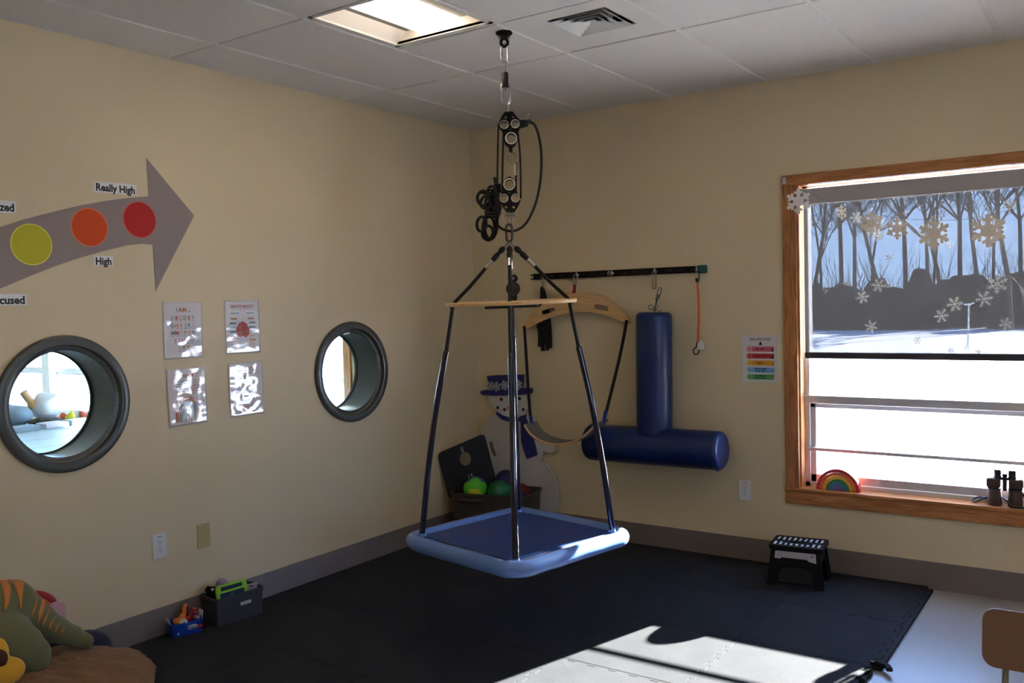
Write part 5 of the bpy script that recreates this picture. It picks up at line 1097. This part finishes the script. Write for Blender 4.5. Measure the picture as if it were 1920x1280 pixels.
tag(blob('giraffe_figure', [(bt_(-0.035, 0.0, 0.062), (0.03, 0.018, 0.018)), (bt_(-0.01, 0.0, 0.078), (0.02, 0.014, 0.02)), (bt_(0.002, 0.004, 0.105), (0.012, 0.012, 0.032)), (bt_(0.008, 0.004, 0.132), (0.014, 0.011, 0.012))], ORG, None, 0.0035, 3), 'orange long-necked toy figure in the blue tray', 'toy figure')
tag(blob('brown_figure', [(bt_(0.028, 0.006, 0.07), (0.022, 0.02, 0.025)), (bt_(0.022, 0.004, 0.10), (0.014, 0.012, 0.03))], REDF, None, 0.0035, 3), 'dark reddish brown toy figure in the blue tray', 'toy figure')
tag(blob('pink_figure', [(bt_(0.05, 0.0, 0.09), (0.022, 0.012, 0.009)), (bt_(0.05, 0.0, 0.07), (0.014, 0.012, 0.02))], mat('magenta figure', S(168, 40, 90), 0.5), None, 0.0035, 2), 'magenta toy figure at the bin end of the blue tray', 'toy figure')
tag(blob('orange_crest_figure', [(bt_(0.058, 0.01, 0.103), (0.02, 0.009, 0.007)), (bt_(0.058, 0.014, 0.08), (0.01, 0.009, 0.025))], mat('rust figure', S(196, 90, 40), 0.5), None, 0.0035, 2), 'rust coloured toy figure behind the magenta one', 'toy figure')
t = tag(blob('hen_figure', [(bt_(-0.012, -0.028, 0.064), (0.026, 0.014, 0.016)), (bt_(-0.026, -0.03, 0.058), (0.014, 0.012, 0.014))], mat('white figure', S(206, 200, 200), 0.6), None, 0.0035, 2), 'white toy hen with a red comb in the blue tray', 'toy figure')
blob('red_comb', [(bt_(0.008, -0.026, 0.077), (0.014, 0.008, 0.009)), (bt_(0.014, -0.026, 0.07), (0.008, 0.007, 0.012))], mat('comb red', S(206, 34, 34), 0.5), t, 0.003, 2)
tag(blob('zebra_figure', [(bt_(0.052, -0.028, 0.07), (0.024, 0.009, 0.011)), (bt_(0.072, -0.026, 0.08), (0.009, 0.008, 0.014))], mat('striped grey figure', S(150, 150, 156), 0.6, var=0.6, vscale=90), None, 0.003, 2), 'grey striped toy figure at the rim of the blue tray', 'toy figure')

# ------------------------------------------------------------------ bean bag with plush toys
BC = Vector((0.52, -3.61, MT))
bb = G(); nu, nv = 120, 60; vs_ = []
for i in range(nv+1):
    a = pi*i/nv
    for j in range(nu):
        b = 2*pi*j/nu; d = Vector((sin(a)*cos(b), sin(a)*sin(b), cos(a)))
        x_, y_, z_ = 0.40*d.x, 0.51*d.y, 0.0
        zt = 0.285*max(d.z, 0)**0.75 if d.z > 0 else 0.0; prof = 1.0 if d.z > 0 else (1-0.12*(-d.z))
        q_ = Vector((x_*prof, y_*prof, 0.075*(1+d.z)*0+ (0.10+zt*0.55 if d.z > 0 else 0.10*(1+d.z)))); p3 = q_*6
        rid = abs(noise.noise(Vector((q_.x*7+noise.noise(p3)*0.8, q_.y*13+noise.noise(p3*0.7)*1.2, q_.z*9)))); rid2 = abs(noise.noise(Vector((q_.x*19+3+noise.noise(p3)*1.5, q_.y*11, q_.z*15))))
        wr = (0.016*noise.noise(q_*5.5)+0.045*(0.22-min(rid, 0.3))+0.022*(0.2-min(rid2, 0.3)))*(1 if d.z > -0.4 else 0.2)
        v_ = BC+q_+Vector((d.x, d.y, max(d.z, 0)))*wr; v_.z = max(v_.z, MT+0.001); vs_.append(v_)
fs_ = [(i*nu+j, (i+1)*nu+j, (i+1)*nu+(j+1) % nu, i*nu+(j+1) % nu) for i in range(nv) for j in range(nu)]
t = thing('bean_bag', BC, 'wrinkled tan suede bean bag by the left wall', 'bean bag')
bb.add(vs_, fs_).build('cover', mat('tan suede', S(130, 95, 60), 0.9, sheen=0.1, bump=0.3, bscale=25, var=0.1, vscale=9), t, 180)
# navy cushion behind
NC = mat('dark navy cloth', S(24, 22, 52), 0.85, sheen=0.2)
tag(blob('navy_cushion', [((0.155, -3.30, 0.145), (0.105, 0.17, 0.125)), ((0.15, -3.15, 0.115), (0.10, 0.13, 0.098)), ((0.15, -3.45, 0.15), (0.10, 0.18, 0.13))], NC, None, 0.012), 'dark navy cushion wedged between bean bag and wall', 'cushion')
# dinosaur plush
OL = mat('olive plush', S(108, 108, 70), 0.95, sheen=0.3, bump=0.6, bscale=180); OR2 = mat('orange felt spikes', S(206, 128, 64), 0.9)
q_ = lambda px, py, x=0.42: L(px, py, x)
dn = thing('dinosaur_plush', (0.42, -3.6, 0.2), 'olive green plush dinosaur with orange back stripes lying on the bean bag', 'plush toy')
tail = [q_(10, 1140), q_(45, 1150), q_(75, 1165), q_(105, 1180), q_(135, 1192), q_(160, 1202)]
parts = [(q_(-10, 1150), (0.10, 0.115, 0.125)), (q_(20, 1140), (0.09, 0.10, 0.11)), (q_(-50, 1165), (0.11, 0.13, 0.13))]
for p_, r_ in zip(tail, (0.1, 0.085, 0.068, 0.055, 0.046, 0.036)): parts.append((p_, (r_*0.9, r_, r_)))
s2 = spline(tail, 3)
for i, p_ in enumerate(s2): r_ = 0.098-0.063*i/(len(s2)-1); parts.append((p_, (r_*0.85, r_*0.9, r_*0.85)))
lg = [q_(20, 1195, 0.52), q_(40, 1212, 0.53), q_(62, 1228, 0.54), q_(74, 1236, 0.55)]
for p_, r_ in zip(lg, (0.085, 0.082, 0.068, 0.045)): parts.append((p_, (r_*0.8, r_, r_)))
parts += [((0.42, -3.86, 0.44), (0.10, 0.12, 0.11)), ((0.44, -3.93, 0.56), (0.075, 0.08, 0.1)), ((0.46, -4.0, 0.63), (0.08, 0.12, 0.08)), ((0.52, -3.86, 0.36), (0.04, 0.04, 0.08))]
blob('body', parts, OL, dn, 0.009, 8)
ridge = [(0, 1096, 0.40), (22, 1101, 0.40), (42, 1116, 0.41), (58, 1130, 0.42), (72, 1143, 0.43), (88, 1154, 0.44), (103, 1163, 0.45), (116, 1171, 0.455)]
for i, (px, py, xx) in enumerate(ridge):
    p_ = q_(px, py, xx); s_ = 1.0-0.075*i
    # fabric stripe: a pointed patch lying over the ridge, running down the visible flank
    g_ = G(); n_ = 7; row = []
    for k in range(n_+1):
        f_ = k/n_; w_ = 0.017*s_*(1-f_)**0.8+0.001; c_ = p_+Vector((0.055*s_*sin(f_*1.45)+0.045*s_*0+0.006, -0.008*f_-0.03*f_*s_*(1 if i < 3 else 0.4), -0.075*s_*(1-cos(f_*1.5))-0.012*s_)); row += [c_+Vector((0, -w_, -w_*0.6)), c_+Vector((0, w_, w_*-0.1))]
    g_.add(row, [(2*k, 2*k+1, 2*k+3, 2*k+2) for k in range(n_)]); o = g_.build('back_stripe', OR2, dn, 60)
    sw_ = o.modifiers.new('wrap', 'SHRINKWRAP'); sw_.target = [c for c in dn.children if c.name.startswith('body')][0]; sw_.offset = 0.004; sw_.wrap_method = 'NEAREST_SURFACEPOINT'; sw_.wrap_mode = 'ABOVE_SURFACE'
    sb_ = o.modifiers.new('thick', 'SOLIDIFY'); sb_.thickness = 0.004; sb_.offset = 1
for s_ in (-1, 1): G().sphere((0.46+s_*0.065, -4.04, 0.665), 0.014, 10, 7).build('eye', BLACK, dn, 60)
# yellow plush
yl = thing('yellow_plush', (0.62, -3.6, 0.2), 'bright yellow plush toy with a brown muzzle on the bean bag', 'plush toy')
YP = mat('yellow plush fur', S(226, 166, 24), 0.9, sheen=0.3, bump=0.5, bscale=150)
blob('body', [(q_(14, 1258, 0.62), (0.05, 0.062, 0.05)), (q_(-14, 1262, 0.62), (0.06, 0.07, 0.055)), (q_(-8, 1225, 0.60), (0.04, 0.045, 0.06)), (q_(-40, 1240, 0.60), (0.07, 0.07, 0.08))], YP, yl, 0.007, 6)
blob('brown_muzzle', [(q_(-2, 1235, 0.645), (0.03, 0.03, 0.035))], mat('brown plush', S(70, 36, 24), 0.9), yl, 0.006, 4)
# rainbow plush
rb_ = thing('rainbow_plush', (0.17, -3.55, 0.25), 'plush rainbow with red and orange bands behind the dinosaur', 'plush toy')
c_ = L(55, 1165, 0.16)
for i, (c, r_) in enumerate((((164, 36, 44), 0.118), ((190, 92, 44), 0.092), ((176, 140, 88), 0.067), ((96, 110, 70), 0.045))):
    G().tube([c_+Vector((0, r_*cos(pi*k/18), 0.95*r_*sin(pi*k/18))) for k in range(-3, 22)], 0.0165, 10).build('rainbow_band', mat('rainbow cloth %d' % i, S(*c), 0.9, sheen=0.3), rb_, 60)
tag(blob('pink_plush', [(L(104, 1143, 0.17), (0.035, 0.045, 0.04)), (L(108, 1155, 0.18), (0.035, 0.035, 0.035)), (L(90, 1160, 0.2), (0.04, 0.05, 0.04))], mat('pale pink fleece', S(196, 150, 156), 0.95, bump=0.8, bscale=120, sheen=0.4), None, 0.007, 3), 'pale pink fleecy plush beside the plush rainbow', 'plush toy')

# ------------------------------------------------------------------ neighbouring room seen through the portholes
TB = mat('pale blue table boards', S(190, 212, 226), 0.35)
t = thing('activity_table', (-2.4, -1.7, 0), 'pale blue boarded table in the bright room behind the portholes', 'table')
for k in range(6):
    x1_ = -1.2-k*0.40; G().box((x1_-0.392, -2.75, 0.715), (x1_, -0.75, 0.745)).build('table_board', TB, t, 30, bevel=0.004)
for a in (-3.5, -1.3):
    for b in (-2.65, -0.85): G().box((a-0.03, b-0.03, 0), (a+0.03, b+0.03, 0.715)).build('leg', ALU, t, 30, bevel=0.004)
G().box((-3.52, -2.67, 0.66), (-1.28, -0.83, 0.714)).build('apron', ALU, t, 0)
TP = lambda px, py, z=0.745: F(px, py, z)
def at(px, py, d):                                              # point on the ray at plane x = d
    return L(px, py, d)
XT = -3.25
p_ = at(30, 760, XT); t0 = 0.746
tag(blob('grey_cushion', [((p_.x, p_.y, t0+0.09), (0.12, 0.12, 0.085)), ((p_.x-0.03, p_.y-0.08, t0+0.12), (0.09, 0.1, 0.08))], mat('blue grey cloth', S(140, 158, 176), 0.8), None, 0.015), 'blue grey cushion on the table seen through the larger porthole', 'cushion')
a0, a1 = at(44, 735, XT), at(70, 765, XT)
tag(G().tube(spline([a0, a0.lerp(a1, 0.5)+Vector((0, 0, -0.01)), a1, a1+Vector((0, 0.03, -0.06))], 4), [0.03]*5+[0.045]*8, 10).build('doll_arm_toy', mat('tan toy vinyl', S(200, 150, 100), 0.6), None, 60), 'tan arm-like toy poking up from the table pile', 'toy')
p_ = at(88, 765, XT); wb_ = G().sphere((p_.x, p_.y, t0+0.15), (0.10, 0.12, 0.10), 26, 16); wb_.v = [tuple(Vector(v_)+noise.noise_vector(Vector(v_)*9)*0.045) for v_ in wb_.v]
tag(wb_.build('white_bag', mat('white bag plastic', S(226, 224, 230), 0.5), None, 60), 'crumpled white bag on the table beyond the porthole', 'bag')
p_ = at(78, 784, XT+0.12); tag(blob('black_pouch', [((p_.x, p_.y, t0+0.035), (0.08, 0.11, 0.035)), ((p_.x, p_.y+0.09, t0+0.03), (0.06, 0.08, 0.03))], mat('black pouch cloth', S(24, 22, 26), 0.6), None, 0.012), 'black pouch in front of the white bag on the table', 'pouch')
rx_ = random.Random(12)
for i, (px, c, sz, nm, lab) in enumerate(((118, (214, 96, 52), 0.034, 'orange_toy', 'orange toy block beside the white bag on the far table'), (131, (226, 206, 60), 0.036, 'yellow_toy', 'yellow toy piece on the far table'), (145, (220, 214, 220), 0.036, 'white_toy', 'white toy piece on the far table'), (158, (196, 84, 62), 0.034, 'red_toy', 'rusty red toy piece at the end of the far table'), (109, (190, 120, 120), 0.026, 'pink_toy', 'pink toy piece close to the white bag'))):
    p_ = at(px, 765, XT+0.05*(i % 2)); tag(blob(nm, [((p_.x, p_.y, t0+sz*0.9), (sz, sz*1.3, sz*0.9)), ((p_.x, p_.y+sz*rx_.uniform(-1, 1), t0+sz*1.8), (sz*0.7, sz*0.7, sz*0.6))], mat(nm+' plastic', S(*c), 0.5), None, 0.01), lab, 'toy')
for i, (px, ln_, c) in enumerate(((40, 0.10, (150, 168, 186)), (98, 0.09, (222, 214, 226)), (146, 0.09, (176, 196, 206)))):
    p_ = at(px, 786, XT+0.28); tag(G().box((-0.08, -ln_, 0), (0.08, ln_, 0.04)).build('flat_box', mat('pale box card %d' % i, S(*c), 0.6), None, 30, bevel=0.003), ('blue grey flat box under the cushion', 'pale lilac flat box before the black pouch', 'pale green flat box near the rusty toy')[i]+' on the far table', 'box').location = (p_.x, p_.y, t0)
# low cabinet and toys below the smaller porthole's view
t = thing('low_cabinet', (-2.1, -0.3, 0), 'low white cabinet under the neighbouring room window', 'cabinet')
G().box((-2.75, -0.42, 0.04), (-1.36, -0.035, 0.70)).build('body', WHITE, t, 30, bevel=0.003); G().box((-2.77, -0.44, 0.70), (-1.34, -0.035, 0.725)).build('top', TB, t, 30, bevel=0.004); G().box((-2.73, -0.40, 0), (-1.38, -0.05, 0.04)).build('plinth', ALU, t, 0)
for a in (-2.74, -2.05): d_ = G().box((a, -0.438, 0.06), (a+0.675, -0.421, 0.68)).build('door', WHITE, t, 30, bevel=0.003); G().cyl((a+0.6, -0.455, 0.4), (a+0.6, -0.455, 0.5), 0.006, n=8).build('handle', STEELD, d_, 40)
p_ = B(622, 752, -0.2); c7 = Vector((p_.x, -0.2, 0.726))
tag(blob('red_car_toy', [(c7+Vector((0, 0, 0.03)), (0.05, 0.03, 0.03)), (c7+Vector((0.01, 0, 0.055)), (0.028, 0.025, 0.025))], mat('red toy paint', S(200, 40, 50), 0.4), None, 0.006), 'small red toy on the low cabinet seen through the smaller porthole', 'toy')
tag(blob('white_block_toy', [(c7+Vector((-0.11, -0.02, 0.026)), (0.05, 0.03, 0.025))], WHITE, None, 0.006), 'white toy beside the red one on the low cabinet', 'toy')
